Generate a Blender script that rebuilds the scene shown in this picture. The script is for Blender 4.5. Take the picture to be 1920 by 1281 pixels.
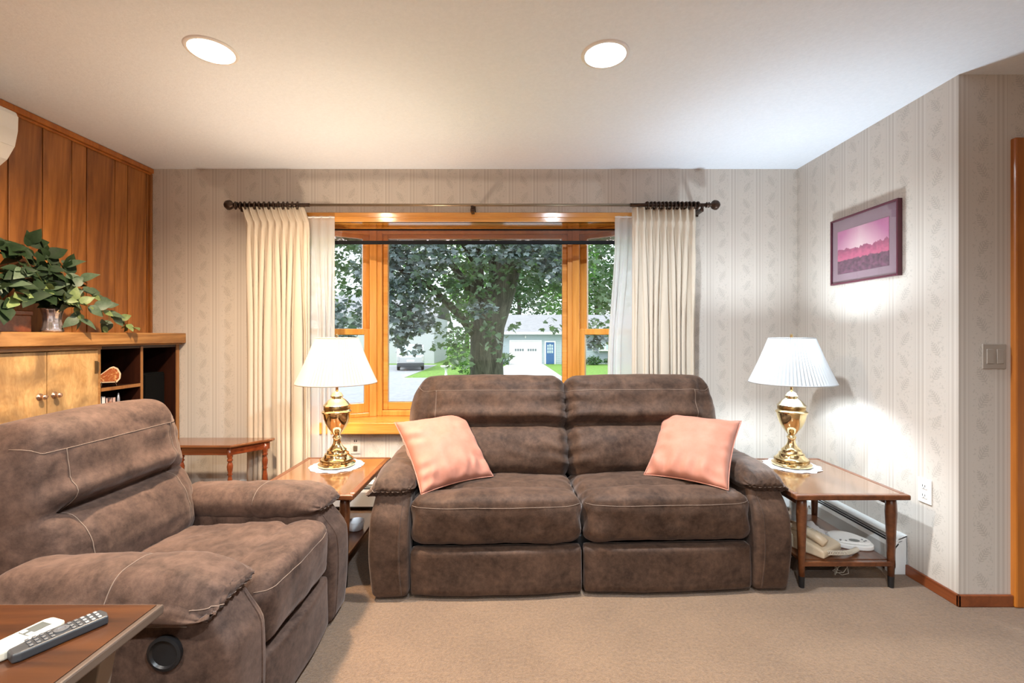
import bpy, bmesh, math, random
from mathutils import Vector, Matrix, noise
from mathutils.bvhtree import BVHTree

PI = math.pi
for o in list(bpy.data.objects):
    bpy.data.objects.remove(o)
scene = bpy.context.scene
COL = scene.collection

# ------------------------------------------------------------------ camera, world, exposure
CAM_Z = 1.242
FPX = 853.3
cam_d = bpy.data.cameras.new('camera')
cam_d.sensor_width = 36.0
cam_d.lens = 36.0 * FPX / 1920.0
cam_d.shift_x = -2.0 / 1920.0
cam_d.shift_y = -11.5 / 1920.0
cam_d.clip_start = 0.05
cam_d.clip_end = 400
cam = bpy.data.objects.new('camera', cam_d)
COL.objects.link(cam)
cam.location = (0, 0, CAM_Z)
cam.rotation_euler = (PI / 2, 0, 0)
scene.camera = cam

world = bpy.data.worlds.new('overcast_sky')
scene.world = world
world.use_nodes = True
bg = world.node_tree.nodes['Background']
bg.inputs[0].default_value = (0.86, 0.93, 1.0, 1)
bg.inputs[1].default_value = 2.1

sun_d = bpy.data.lights.new('hazy_sun', 'SUN')
sun_d.energy = 2.6
sun_d.angle = math.radians(25)
sun_d.color = (1.0, 0.96, 0.9)
sun = bpy.data.objects.new('hazy_sun', sun_d)
COL.objects.link(sun)
sun.rotation_euler = (math.radians(28), math.radians(-38), 0)

CAN_W = 66.0          # each recessed ceiling lamp
LAMP_L_W = 58.0       # bulbs of the two table lamps
LAMP_R_W = 56.0
vs = scene.view_settings
scene.display_settings.display_device = 'sRGB'
vs.view_transform = 'Standard'
vs.look = 'None'
vs.exposure = 0.17
vs.gamma = 1.0
vs.use_curve_mapping = False
try:
    scene.cycles.use_denoising = True
    scene.cycles.max_bounces = 10
    scene.cycles.diffuse_bounces = 5
    scene.cycles.transparent_max_bounces = 24
    scene.cycles.sample_clamp_indirect = 6.0
    scene.cycles.caustics_reflective = False
    scene.cycles.caustics_refractive = False
except Exception:
    pass


def W(u, v, Y):
    """a point of the room at distance Y from the lens"""
    return Vector(((u - 962) / FPX * Y, Y, CAM_Z - (v - 629) / FPX * Y))


# ------------------------------------------------------------------ materials
MATS = {}


def sc(r, g, b):
    f = lambda c: (c / 255 / 12.92) if c <= 10 else ((c / 255 + 0.055) / 1.055) ** 2.4
    return (f(r), f(g), f(b), 1)


class NT:
    def __init__(s, name):
        s.m = bpy.data.materials.new(name)
        s.m.use_nodes = True
        s.t = s.m.node_tree
        s.n = s.t.nodes
        s.bsdf = s.n['Principled BSDF']
        s.out = s.n['Material Output']
        MATS[name] = s.m

    def node(s, typ, **kw):
        n = s.n.new(typ)
        for k, v in kw.items():
            setattr(n, k, v)
        return n

    def link(s, a, b):
        s.t.links.new(a, b)

    def val(s, x, sock):
        if hasattr(x, 'is_output'):
            s.link(x, sock)
        else:
            sock.default_value = x

    def math(s, op, a, b=0.0, c=None):
        n = s.node('ShaderNodeMath', operation=op)
        s.val(a, n.inputs[0])
        s.val(b, n.inputs[1])
        if c is not None:
            s.val(c, n.inputs[2])
        return n.outputs[0]

    def coords(s, scale=(1, 1, 1), rot=(0, 0, 0)):
        tc = s.node('ShaderNodeTexCoord')
        mp = s.node('ShaderNodeMapping')
        mp.inputs['Scale'].default_value = scale
        mp.inputs['Rotation'].default_value = rot
        s.link(tc.outputs['Object'], mp.inputs[0])
        return mp.outputs[0]

    def noise(s, vec, scale, detail=3, rough=0.5, dist=0.0):
        n = s.node('ShaderNodeTexNoise')
        s.link(vec, n.inputs['Vector'])
        n.inputs['Scale'].default_value = scale
        n.inputs['Detail'].default_value = detail
        n.inputs['Roughness'].default_value = rough
        n.inputs['Distortion'].default_value = dist
        return n.outputs[0]

    def ramp(s, fac, stops):
        n = s.node('ShaderNodeValToRGB')
        s.link(fac, n.inputs[0])
        e = n.color_ramp.elements
        while len(e) < len(stops):
            e.new(0.5)
        for i, (p, c) in enumerate(stops):
            e[i].position = p
            e[i].color = c
        return n.outputs[0]

    def mix(s, fac, a, b, mode='MIX'):
        n = s.node('ShaderNodeMix', data_type='RGBA', blend_type=mode)
        s.val(fac, n.inputs[0])
        s.val(a, n.inputs[6])
        s.val(b, n.inputs[7])
        return n.outputs[2]

    def bump(s, h, strength=0.3, dist=0.01):
        n = s.node('ShaderNodeBump')
        n.inputs['Strength'].default_value = strength
        n.inputs['Distance'].default_value = dist
        s.link(h, n.inputs['Height'])
        s.link(n.outputs[0], s.bsdf.inputs['Normal'])

    def set(s, **kw):
        for k, v in kw.items():
            s.val(v, s.bsdf.inputs[k.replace('_', ' ')])
        return s


def plain(name, col, rough=0.5, metal=0.0, var=0.06, scale=12, spec=0.5, coat=0.0):
    t = NT(name)
    n = t.noise(t.coords(), scale, 3)
    a = tuple(c * (1 - var) for c in col[:3]) + (1,)
    b = tuple(min(1, c * (1 + var)) for c in col[:3]) + (1,)
    t.set(Base_Color=t.ramp(n, [(0.3, a), (0.7, b)]), Roughness=rough, Metallic=metal)
    t.bsdf.inputs['Specular IOR Level'].default_value = spec
    t.bsdf.inputs['Coat Weight'].default_value = coat
    return t.m


def wood(name, dark, light, axis='Z', scale=9.0, rough=0.35, coat=0.2, figure=2.0, stretch=0.07):
    t = NT(name)
    sv = {'X': (stretch, 1, 1), 'Y': (1, stretch, 1), 'Z': (1, 1, stretch)}[axis]
    v = t.coords(sv)
    n1 = t.noise(v, scale, 5, 0.6, figure)
    n2 = t.noise(v, scale * 7, 3, 0.6)
    f = t.math('ADD', t.math('MULTIPLY', n1, 0.72), t.math('MULTIPLY', n2, 0.28))
    c = t.ramp(f, [(0.36, dark), (0.62, light)])
    t.set(Base_Color=c, Roughness=rough)
    t.bsdf.inputs['Coat Weight'].default_value = coat
    t.bsdf.inputs['Coat Roughness'].default_value = 0.12
    t.bump(n2, 0.05, 0.003)
    return t.m


def make_wallpaper():
    t = NT('striped_vine_wallpaper')
    tc = t.node('ShaderNodeTexCoord')
    sep = t.node('ShaderNodeSeparateXYZ')
    t.link(tc.outputs['Object'], sep.inputs[0])
    P = 0.178
    u = t.math('ADD', t.math('ADD', sep.outputs[0], sep.outputs[1]), 30 * P - 0.81)
    z = sep.outputs[2]
    cell = t.math('DIVIDE', u, P)
    fr = t.math('FRACT', cell)                      # 0..1 over one repeat
    idx = t.math('FLOOR', cell)
    # narrow stripes: fr in 0.62..1.0
    a = t.math('ABSOLUTE', t.math('SUBTRACT', fr, 0.81))
    inband = t.math('LESS_THAN', a, 0.19)
    w = t.math('SINE', t.math('MULTIPLY', t.math('SUBTRACT', fr, 0.62), 2 * PI / 0.127))
    st = t.math('MULTIPLY', inband, t.math('ADD', t.math('MULTIPLY', w, 0.5), 0.5))
    edge = t.math('LESS_THAN', t.math('ABSOLUTE', t.math('SUBTRACT', a, 0.165)), 0.012)
    # fern sprigs in 0.04..0.58, centre 0.31
    vec = t.coords((1, 1, 1))
    ns = t.noise(vec, 55, 2, 0.5)
    H = 0.118
    zc = t.math('DIVIDE', t.math('ADD', z, t.math('MULTIPLY', idx, 0.071)), H)
    par = t.math('SUBTRACT', t.math('MULTIPLY', t.math('MODULO', t.math('FLOOR', t.math('ADD', zc, 40.0)), 2.0), 2.0), 1.0)
    sm = t.math('MULTIPLY', t.math('MULTIPLY', t.math('SUBTRACT', fr, 0.31), P), par)
    zz = t.math('MULTIPLY', t.math('FRACT', t.math('ADD', zc, 40.0)), H)
    ds = t.math('ADD', sm, 0.020)
    dz = t.math('SUBTRACT', zz, 0.012)
    a1 = t.math('ADD', t.math('MULTIPLY', ds, 0.5), t.math('MULTIPLY', dz, 0.866))
    b1 = t.math('ABSOLUTE', t.math('SUBTRACT', t.math('MULTIPLY', ds, 0.866), t.math('MULTIPLY', dz, 0.5)))
    env = t.math('MULTIPLY', t.math('SINE', t.math('MULTIPLY', t.math('MINIMUM', t.math('MAXIMUM', a1, 0.0), 0.092), PI / 0.092)), 0.021)
    rib = t.math('SINE', t.math('ADD', t.math('MULTIPLY', t.math('SUBTRACT', a1, t.math('MULTIPLY', b1, 0.7)), 2 * PI / 0.0125), t.math('MULTIPLY', ns, 2.0)))
    frond = t.math('MULTIPLY', t.math('LESS_THAN', b1, env), t.math('GREATER_THAN', rib, 0.0))
    rach = t.math('LESS_THAN', b1, t.math('MULTIPLY', env, 0.12))
    sp = t.math('GREATER_THAN', t.noise(vec, 80, 2, 0.6), 0.60)
    sp = t.math('MULTIPLY', sp, t.math('LESS_THAN', t.math('ABSOLUTE', t.math('SUBTRACT', fr, 0.31)), 0.27))
    vine = t.math('MINIMUM', t.math('ADD', t.math('ADD', frond, rach), t.math('MULTIPLY', sp, 0.7)), 1.0)
    base = (0.57, 0.52, 0.465, 1)
    stripe = (0.47, 0.42, 0.37, 1)
    light = (0.65, 0.605, 0.55, 1)
    vinec = (0.41, 0.375, 0.33, 1)
    c = t.mix(t.math('MULTIPLY', inband, 0.8), base, stripe)
    c = t.mix(t.math('MULTIPLY', st, 0.6), c, light)
    c = t.mix(t.math('MULTIPLY', edge, 0.6), c, light)
    c = t.mix(t.math('MULTIPLY', vine, 0.68), c, vinec)
    t.set(Base_Color=c)
    t.link(t.math('SUBTRACT', 0.62, t.math('ADD', t.math('MULTIPLY', vine, 0.12), t.math('MULTIPLY', st, 0.28))), t.bsdf.inputs['Roughness'])
    t.bump(t.math('ADD', t.math('MULTIPLY', vine, 0.5), t.math('MULTIPLY', ns, 0.4)), 0.25, 0.002)


def make_suede():
    for name, dk, lt in (('brown_suede', (0.025, 0.012, 0.0066, 1), (0.086, 0.046, 0.028, 1)),
                         ('brown_suede_lit', (0.034, 0.0175, 0.0115, 1), (0.112, 0.064, 0.045, 1))):  # same suede, lightened for the stronger light falling on the recliner
        t = NT(name)
        v = t.coords()
        n1 = t.noise(v, 7, 5, 0.65, 0.6)
        n2 = t.noise(v, 42, 4, 0.7)
        n3 = t.noise(v, 260, 2, 0.5)
        f = t.math('ADD', t.math('MULTIPLY', n1, 0.6), t.math('MULTIPLY', n2, 0.4))
        c = t.ramp(f, [(0.37, dk), (0.63, lt)])
        t.set(Base_Color=c, Roughness=0.72)
        t.bsdf.inputs['Specular IOR Level'].default_value = 0.25
        t.bsdf.inputs['Sheen Weight'].default_value = 0.16
        t.bsdf.inputs['Sheen Roughness'].default_value = 0.42
        t.bsdf.inputs['Sheen Tint'].default_value = (0.95, 0.78, 0.70, 1)
        t.bump(t.math('ADD', t.math('MULTIPLY', n2, 0.7), t.math('MULTIPLY', n3, 0.25)), 0.22, 0.006)


def make_carpet():
    t = NT('beige_carpet')
    v = t.coords()
    n1 = t.noise(v, 210, 3, 0.7)
    n2 = t.noise(v, 3.2, 4, 0.6)
    n3 = t.noise(v, 75, 3, 0.6)
    f = t.math('ADD', t.math('ADD', t.math('MULTIPLY', n1, 0.45), t.math('MULTIPLY', n3, 0.35)), t.math('MULTIPLY', n2, 0.2))
    c = t.ramp(f, [(0.36, (0.115, 0.062, 0.029, 1)), (0.64, (0.268, 0.156, 0.082, 1))])
    t.set(Base_Color=c, Roughness=0.95)
    t.bsdf.inputs['Specular IOR Level'].default_value = 0.1
    t.bsdf.inputs['Sheen Weight'].default_value = 0.2
    t.bump(t.math('ADD', n1, t.math('MULTIPLY', n3, 0.8)), 0.7, 0.012)


def make_ceiling():
    t = NT('textured_ceiling_paint')
    v = t.coords()
    n = t.noise(v, 60, 5, 0.65)
    t.set(Base_Color=t.ramp(n, [(0.3, (0.76, 0.83, 0.92, 1)), (0.7, (0.81, 0.88, 0.97, 1))]), Roughness=0.85)  # blue tint in the colour offsets the warm light bounced up here
    t.bump(n, 0.35, 0.008)


def translucent(name, col, trans, transp=0.0, rough=0.8):
    t = NT(name)
    t.set(Base_Color=col, Roughness=rough)
    t.bsdf.inputs['Specular IOR Level'].default_value = 0.15
    tr = t.node('ShaderNodeBsdfTranslucent')
    tr.inputs[0].default_value = col
    n = t.noise(t.coords(), 220, 2)
    t.bump(n, 0.05, 0.002)
    mx = t.node('ShaderNodeMixShader')
    mx.inputs[0].default_value = trans
    t.link(t.bsdf.outputs[0], mx.inputs[1])
    t.link(tr.outputs[0], mx.inputs[2])
    last = mx.outputs[0]
    if transp > 0:
        tp = t.node('ShaderNodeBsdfTransparent')
        m2 = t.node('ShaderNodeMixShader')
        m2.inputs[0].default_value = transp
        t.link(last, m2.inputs[1])
        t.link(tp.outputs[0], m2.inputs[2])
        last = m2.outputs[0]
    t.link(last, t.out.inputs[0])
    return t.m


def pane_mat(name, tint, refl, rough=0.02, fres=0.6):
    t = NT(name)
    tp = t.node('ShaderNodeBsdfTransparent')
    tp.inputs[0].default_value = tint
    gl = t.node('ShaderNodeBsdfGlossy')
    gl.inputs['Roughness'].default_value = rough
    lw = t.node('ShaderNodeLayerWeight')
    lw.inputs[0].default_value = 0.25
    mx = t.node('ShaderNodeMixShader')
    t.link(t.math('MINIMUM', t.math('ADD', t.math('MULTIPLY', lw.outputs['Fresnel'], fres), refl), 1.0), mx.inputs[0])
    t.link(tp.outputs[0], mx.inputs[1])
    t.link(gl.outputs[0], mx.inputs[2])
    t.link(mx.outputs[0], t.out.inputs[0])
    return t.m


def emit(name, col, strength):
    t = NT(name)
    t.set(Base_Color=(0.8, 0.8, 0.8, 1))
    t.bsdf.inputs['Emission Color'].default_value = col
    t.bsdf.inputs['Emission Strength'].default_value = strength
    return t.m


make_wallpaper()
make_suede()
make_carpet()
make_ceiling()
wood('panel_wood', (0.19, 0.060, 0.010, 1), (0.42, 0.160, 0.034, 1), 'Z', 8, 0.38, 0.25, 2.2, 0.09)
wood('panel_wood_dark', (0.15, 0.046, 0.009, 1), (0.34, 0.125, 0.027, 1), 'Z', 8, 0.38, 0.25, 2.2, 0.09)
wood('honey_oak', (0.50, 0.20, 0.03, 1), (0.72, 0.34, 0.075, 1), 'X', 10, 0.2, 0.5, 1.0, 0.06)
wood('honey_oak_gloss', (0.50, 0.20, 0.03, 1), (0.72, 0.34, 0.075, 1), 'X', 10, 0.1, 1.0, 1.0, 0.06)
wood('honey_oak_upright', (0.50, 0.20, 0.03, 1), (0.72, 0.34, 0.075, 1), 'Z', 10, 0.25, 0.4, 1.0, 0.06)
wood('walnut_table', (0.075, 0.022, 0.008, 1), (0.17, 0.055, 0.018, 1), 'Y', 11, 0.3, 0.4, 1.2, 0.06)
wood('walnut_top', (0.12, 0.052, 0.022, 1), (0.23, 0.110, 0.050, 1), 'Y', 11, 0.08, 1.0, 1.2, 0.06)
wood('mahogany', (0.095, 0.018, 0.006, 1), (0.21, 0.048, 0.014, 1), 'X', 11, 0.2, 0.6, 1.2, 0.08)
wood('mahogany_top', (0.10, 0.032, 0.012, 1), (0.20, 0.075, 0.028, 1), 'X', 11, 0.14, 0.8, 1.2, 0.08)
wood('cherry_trim', (0.16, 0.038, 0.010, 1), (0.27, 0.072, 0.02, 1), 'Y', 9, 0.35, 0.3, 1.0, 0.06)
wood('door_casing_wood', (0.30, 0.085, 0.010, 1), (0.46, 0.15, 0.02, 1), 'Z', 9, 0.35, 0.3, 1.0, 0.06)
wood('front_table_wood', (0.026, 0.007, 0.002, 1), (0.070, 0.020, 0.004, 1), 'X', 8, 0.35, 0.12, 1.8, 0.07)
wood('mantel_wood', (0.20, 0.078, 0.018, 1), (0.46, 0.23, 0.075, 1), 'Y', 6, 0.4, 0.2, 2.5, 0.16)
wood('shaded_cabinet_wood', (0.016, 0.004, 0.002, 1), (0.040, 0.010, 0.004, 1), 'Z', 9, 0.4, 0.1, 1.0, 0.08)  # wood colour darkened to carry the shade inside the open compartments
wood('shelf_edge_wood', (0.20, 0.075, 0.02, 1), (0.34, 0.15, 0.045, 1), 'Z', 9, 0.4, 0.1, 1.0, 0.08)


def make_birch():
    t = NT('burled_birch_door')
    v = t.coords((1, 1, 0.35))
    n1 = t.noise(v, 5.5, 5, 0.6, 2.6)
    n2 = t.noise(t.coords((1, 1, 0.8)), 5.5, 3, 0.5, 0.6)
    n3 = t.noise(v, 26, 4, 0.6, 3.0)
    c = t.ramp(t.math('ADD', t.math('MULTIPLY', n1, 0.6), t.math('MULTIPLY', n3, 0.4)),
               [(0.35, (0.42, 0.22, 0.075, 1)), (0.62, (0.66, 0.42, 0.18, 1))])
    stain = t.ramp(n2, [(0.46, (0, 0, 0, 1)), (0.64, (1, 1, 1, 1))])
    c = t.mix(t.math('MULTIPLY', stain, 0.7), c, (0.12, 0.065, 0.03, 1))
    t.set(Base_Color=c, Roughness=0.4)
    t.bsdf.inputs['Coat Weight'].default_value = 0.15


make_birch()
plain('groove_dark', (0.045, 0.014, 0.004, 1), 0.6)
plain('white_plastic', (0.80, 0.80, 0.78, 1), 0.35, 0, 0.02)
plain('outlet_white', (0.82, 0.81, 0.78, 1), 0.3, 0, 0.02)
plain('taupe_plate', (0.40, 0.35, 0.30, 1), 0.35, 0.2, 0.03)
plain('slot_black', (0.01, 0.01, 0.01, 1), 0.5)
plain('heater_white', (0.70, 0.72, 0.72, 1), 0.35, 0, 0.03)
plain('heater_dark', (0.015, 0.022, 0.028, 1), 0.5)
plain('lamp_brass', (0.86, 0.70, 0.40, 1), 0.09, 1.0, 0.03)
plain('lamp_brass_pale', (0.88, 0.78, 0.54, 1), 0.1, 1.0, 0.03)
plain('aged_brass', (0.40, 0.25, 0.09, 1), 0.3, 1.0, 0.2, 60)
plain('bronze_rod', (0.05, 0.028, 0.018, 1), 0.35, 0.6, 0.3, 60)
plain('rod_tan', (0.30, 0.24, 0.17, 1), 0.3, 0.7, 0.1)
plain('black_bar', (0.004, 0.004, 0.006, 1), 0.6, spec=0.15)
plain('thread_tan', (0.20, 0.14, 0.105, 1), 0.8)
plain('black_plastic', (0.012, 0.012, 0.013, 1), 0.4)
plain('charcoal_plastic', (0.035, 0.036, 0.038, 1), 0.4)
plain('button_grey', (0.22, 0.22, 0.22, 1), 0.4)
plain('button_dark', (0.09, 0.09, 0.092, 1), 0.4)
plain('cream_plastic', (0.58, 0.53, 0.42, 1), 0.35, 0, 0.02)
plain('lcd_grey', (0.10, 0.105, 0.095, 1), 0.2)
plain('phone_beige', (0.62, 0.50, 0.35, 1), 0.4, 0, 0.04)
plain('phone_cord', (0.62, 0.56, 0.46, 1), 0.45)
plain('lace_white', (0.82, 0.82, 0.84, 1), 0.8)
plain('chrome', (0.75, 0.76, 0.78, 1), 0.12, 1.0, 0.03)
plain('copper_knob', (0.66, 0.45, 0.33, 1), 0.2, 0.85, 0.05)
plain('pewter_hinge', (0.22, 0.15, 0.08, 1), 0.35, 0.9)
plain('mauve_frame', (0.085, 0.018, 0.032, 1), 0.3, 0, 0.08)
plain('mauve_mat', (0.27, 0.175, 0.22, 1), 0.6, 0, 0.05)
plain('table_edge_grey', (0.095, 0.065, 0.048, 1), 0.2)
plain('pedestal_taupe', (0.20, 0.155, 0.12, 1), 0.5)
plain('silver_glass', (0.60, 0.55, 0.57, 1), 0.08, 0.75, 0.2, 40)
plain('stem_green', (0.09, 0.11, 0.035, 1), 0.6)
plain('bark_outer_grey', (0.1, 0.09, 0.075, 1), 0.8)
plain('book_white', (0.75, 0.76, 0.76, 1), 0.6)
plain('book_rust', (0.42, 0.16, 0.09, 1), 0.6)
plain('book_pink', (0.62, 0.42, 0.36, 1), 0.6)
plain('figure_silver', (0.5, 0.52, 0.58, 1), 0.3, 0.6)
plain('agate_rim', (0.70, 0.52, 0.34, 1), 0.4, 0, 0.2)
plain('speaker_black', (0.004, 0.004, 0.004, 1), 0.9, spec=0.1)
plain('magazine_print', (0.45, 0.52, 0.68, 1), 0.4, 0, 0.5, 55)


def make_peach():
    t = NT('peach_velvet')
    v = t.coords()
    n = t.noise(v, 10, 4, 0.6)
    n2 = t.noise(v, 300, 2)
    t.set(Base_Color=t.ramp(n, [(0.3, (0.38, 0.142, 0.088, 1)), (0.7, (0.47, 0.195, 0.132, 1))]), Roughness=0.75)
    t.bsdf.inputs['Sheen Weight'].default_value = 0.35
    t.bsdf.inputs['Sheen Roughness'].default_value = 0.35
    t.bsdf.inputs['Sheen Tint'].default_value = (1, 0.85, 0.8, 1)
    t.bump(n2, 0.1, 0.002)


make_peach()
translucent('cream_drape', (0.70, 0.615, 0.505, 1), 0.18)
translucent('sheer_white', (0.95, 0.96, 0.98, 1), 0.7, 0.3)


def pleat_mat(name, col, trans):
    """pleated cloth: double thickness where the pleats overlap"""
    translucent(name, col, trans)
    m = MATS[name]
    nt = m.node_tree
    tc = nt.nodes.new('ShaderNodeTexCoord')
    gr = nt.nodes.new('ShaderNodeTexGradient')
    gr.gradient_type = 'RADIAL'
    nt.links.new(tc.outputs['Object'], gr.inputs[0])
    mu = nt.nodes.new('ShaderNodeMath')
    mu.operation = 'MULTIPLY'
    mu.inputs[1].default_value = 72.0
    nt.links.new(gr.outputs['Fac'], mu.inputs[0])
    frn = nt.nodes.new('ShaderNodeMath')
    frn.operation = 'FRACT'
    nt.links.new(mu.outputs[0], frn.inputs[0])
    rp = nt.nodes.new('ShaderNodeValToRGB')
    nt.links.new(frn.outputs[0], rp.inputs[0])
    e = rp.color_ramp.elements
    dk = tuple(c * 0.35 for c in col[:3]) + (1,)
    e[0].position, e[0].color = 0.0, dk
    e[1].position, e[1].color = 0.38, col
    e2 = e.new(0.85)
    e2.color = col
    e3 = e.new(1.0)
    e3.color = dk
    for n in nt.nodes:
        if n.type == 'BSDF_TRANSLUCENT':
            nt.links.new(rp.outputs[0], n.inputs[0])


pleat_mat('pleated_shade_warm', (0.54, 0.48, 0.40, 1), 0.055)
pleat_mat('pleated_shade_white', (0.50, 0.515, 0.53, 1), 0.055)
pane_mat('window_glass', (0.97, 0.985, 0.98, 1), 0.01)
pane_mat('shade_film', (0.80, 0.70, 0.68, 1), 0.10, 0.06)
pane_mat('picture_glass', (0.98, 0.98, 0.98, 1), 0.0, 0.02, 0.2)
emit('bulb_glow', (1.0, 0.97, 0.92, 1), 14.0)
emit('warm_bulb_glow', (1.0, 0.80, 0.55, 1), 14.0)
# exterior
plain('roof_shingle', (0.30, 0.30, 0.32, 1), 0.85, 0, 0.08, 3)
plain('siding_blue_grey', (0.40, 0.47, 0.52, 1), 0.7, 0, 0.03)
plain('siding_white', (0.50, 0.52, 0.56, 1), 0.7, 0, 0.03)
plain('house_trim_white', (0.8, 0.8, 0.8, 1), 0.5, 0, 0.02)
plain('door_blue', (0.035, 0.115, 0.30, 1), 0.4)
plain('shutter_slate', (0.12, 0.17, 0.24, 1), 0.6)
plain('dark_pane', (0.14, 0.17, 0.19, 1), 0.12)
plain('bright_pane', (0.45, 0.55, 0.58, 1), 0.12)
plain('bin_blue', (0.02, 0.10, 0.42, 1), 0.4)
plain('car_paint_white', (0.50, 0.51, 0.54, 1), 0.3, 0, 0.02, coat=0.5)
plain('car_bumper_dark', (0.06, 0.065, 0.075, 1), 0.5)
plain('car_light_glass', (0.5, 0.5, 0.5, 1), 0.15)
plain('tyre_black', (0.012, 0.012, 0.013, 1), 0.8)
plain('asphalt_pale', (0.36, 0.37, 0.40, 1), 0.9, 0, 0.1, 4)
plain('concrete_pale', (0.52, 0.51, 0.50, 1), 0.9, 0, 0.06, 3)
plain('lawn_grass', (0.16, 0.30, 0.045, 1), 0.9, 0, 0.25, 6)
plain('white_stone', (0.7, 0.7, 0.68, 1), 0.6)


def leafmat(name, a, b, scale, rough=0.4, trans=0.25, tint=None, spec=0.5):
    t = NT(name)
    n = t.noise(t.coords(), scale, 3, 0.7)
    c = t.ramp(n, [(0.32, a), (0.68, b)])
    t.set(Base_Color=c, Roughness=rough)
    t.bsdf.inputs['Specular IOR Level'].default_value = spec
    tr = t.node('ShaderNodeBsdfTranslucent')
    if tint:
        tr.inputs[0].default_value = tint
    else:
        t.link(c, tr.inputs[0])
    mx = t.node('ShaderNodeMixShader')
    mx.inputs[0].default_value = trans
    t.link(t.bsdf.outputs[0], mx.inputs[1])
    t.link(tr.outputs[0], mx.inputs[2])
    t.link(mx.outputs[0], t.out.inputs[0])


leafmat('maple_leaf', (0.055, 0.11, 0.065, 1), (0.16, 0.24, 0.14, 1), 1.1, 0.38, 0.25, (0.20, 0.30, 0.06, 1), 0.8)
leafmat('maple_leaf_plum', (0.085, 0.13, 0.13, 1), (0.24, 0.28, 0.31, 1), 1.3, 0.34, 0.18, (0.18, 0.22, 0.07, 1), 0.9)
leafmat('far_leaf_bright', (0.075, 0.19, 0.035, 1), (0.17, 0.34, 0.07, 1), 0.6, 0.6, 0.3)
leafmat('far_leaf_dark', (0.035, 0.10, 0.035, 1), (0.085, 0.19, 0.06, 1), 0.6, 0.6, 0.3)
leafmat('house_leaf_dark', (0.008, 0.020, 0.008, 1), (0.028, 0.056, 0.020, 1), 14, 0.6, 0.10, None, 0.2)
leafmat('house_leaf_pale', (0.10, 0.16, 0.045, 1), (0.28, 0.35, 0.14, 1), 22, 0.5, 0.15)
leafmat('house_leaf_sage', (0.055, 0.09, 0.05, 1), (0.12, 0.18, 0.11, 1), 22, 0.5, 0.15)


def make_bark():
    t = NT('maple_bark')
    v = t.coords((1, 1, 0.2))
    n = t.noise(v, 9, 5, 0.7, 1.0)
    t.set(Base_Color=t.ramp(n, [(0.35, (0.035, 0.030, 0.024, 1)), (0.65, (0.14, 0.125, 0.10, 1))]), Roughness=0.9)
    t.bump(n, 0.8, 0.05)


make_bark()


def make_agate():
    t = NT('agate_face')
    v = t.coords()
    n = t.noise(v, 38, 4, 0.6, 1.5)
    t.set(Base_Color=t.ramp(n, [(0.35, (0.42, 0.20, 0.05, 1)), (0.5, (0.30, 0.05, 0.015, 1)), (0.62, (0.60, 0.34, 0.12, 1))]), Roughness=0.25)


make_agate()


def make_landscape_print():
    """a pink dusk over mountains and a dark valley, printed on flat paper; x along the width 0..1, z the height 0..1"""
    t = NT('pink_landscape_print')
    tc = t.node('ShaderNodeTexCoord')
    sep = t.node('ShaderNodeSeparateXYZ')
    t.link(tc.outputs['Generated'], sep.inputs[0])
    x = t.math('SUBTRACT', 1.0, sep.outputs[1])
    z = sep.outputs[2]
    n = t.node('ShaderNodeTexNoise', noise_dimensions='1D')
    t.link(t.math('MULTIPLY', x, 5.0), n.inputs['W'])
    n.inputs['Scale'].default_value = 1.6
    n.inputs['Detail'].default_value = 5
    ridge = t.math('ADD', 0.42, t.math('MULTIPLY', n.outputs[0], 0.26))
    n2 = t.node('ShaderNodeTexNoise')
    t.link(tc.outputs['Generated'], n2.inputs['Vector'])
    n2.inputs['Scale'].default_value = 14
    n2.inputs['Detail'].default_value = 5
    dx = t.math('ABSOLUTE', t.math('SUBTRACT', x, 0.48))
    sky = t.ramp(t.math('ADD', t.math('MULTIPLY', dx, 1.1), t.math('MULTIPLY', t.math('SUBTRACT', z, 0.45), 0.75)),
                 [(0.05, (0.80, 0.62, 0.62, 1)), (0.35, (0.70, 0.40, 0.50, 1)), (0.75, (0.50, 0.15, 0.32, 1))])
    mount = t.ramp(t.math('ADD', t.math('MULTIPLY', z, 1.0), t.math('MULTIPLY', t.math('SUBTRACT', n2.outputs[0], 0.5), 0.5)),
                   [(0.36, (0.55, 0.10, 0.21, 1)), (0.55, (0.30, 0.055, 0.14, 1))])
    fore = t.ramp(n2.outputs[0], [(0.35, (0.055, 0.02, 0.045, 1)), (0.7, (0.20, 0.06, 0.13, 1))])
    c = t.mix(t.math('GREATER_THAN', z, ridge), mount, sky)
    c = t.mix(t.math('LESS_THAN', z, t.math('ADD', 0.24, t.math('MULTIPLY', n2.outputs[0], 0.14))), c, fore)
    t.set(Base_Color=c, Roughness=0.5)


make_landscape_print()

# ------------------------------------------------------------------ geometry helpers


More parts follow.
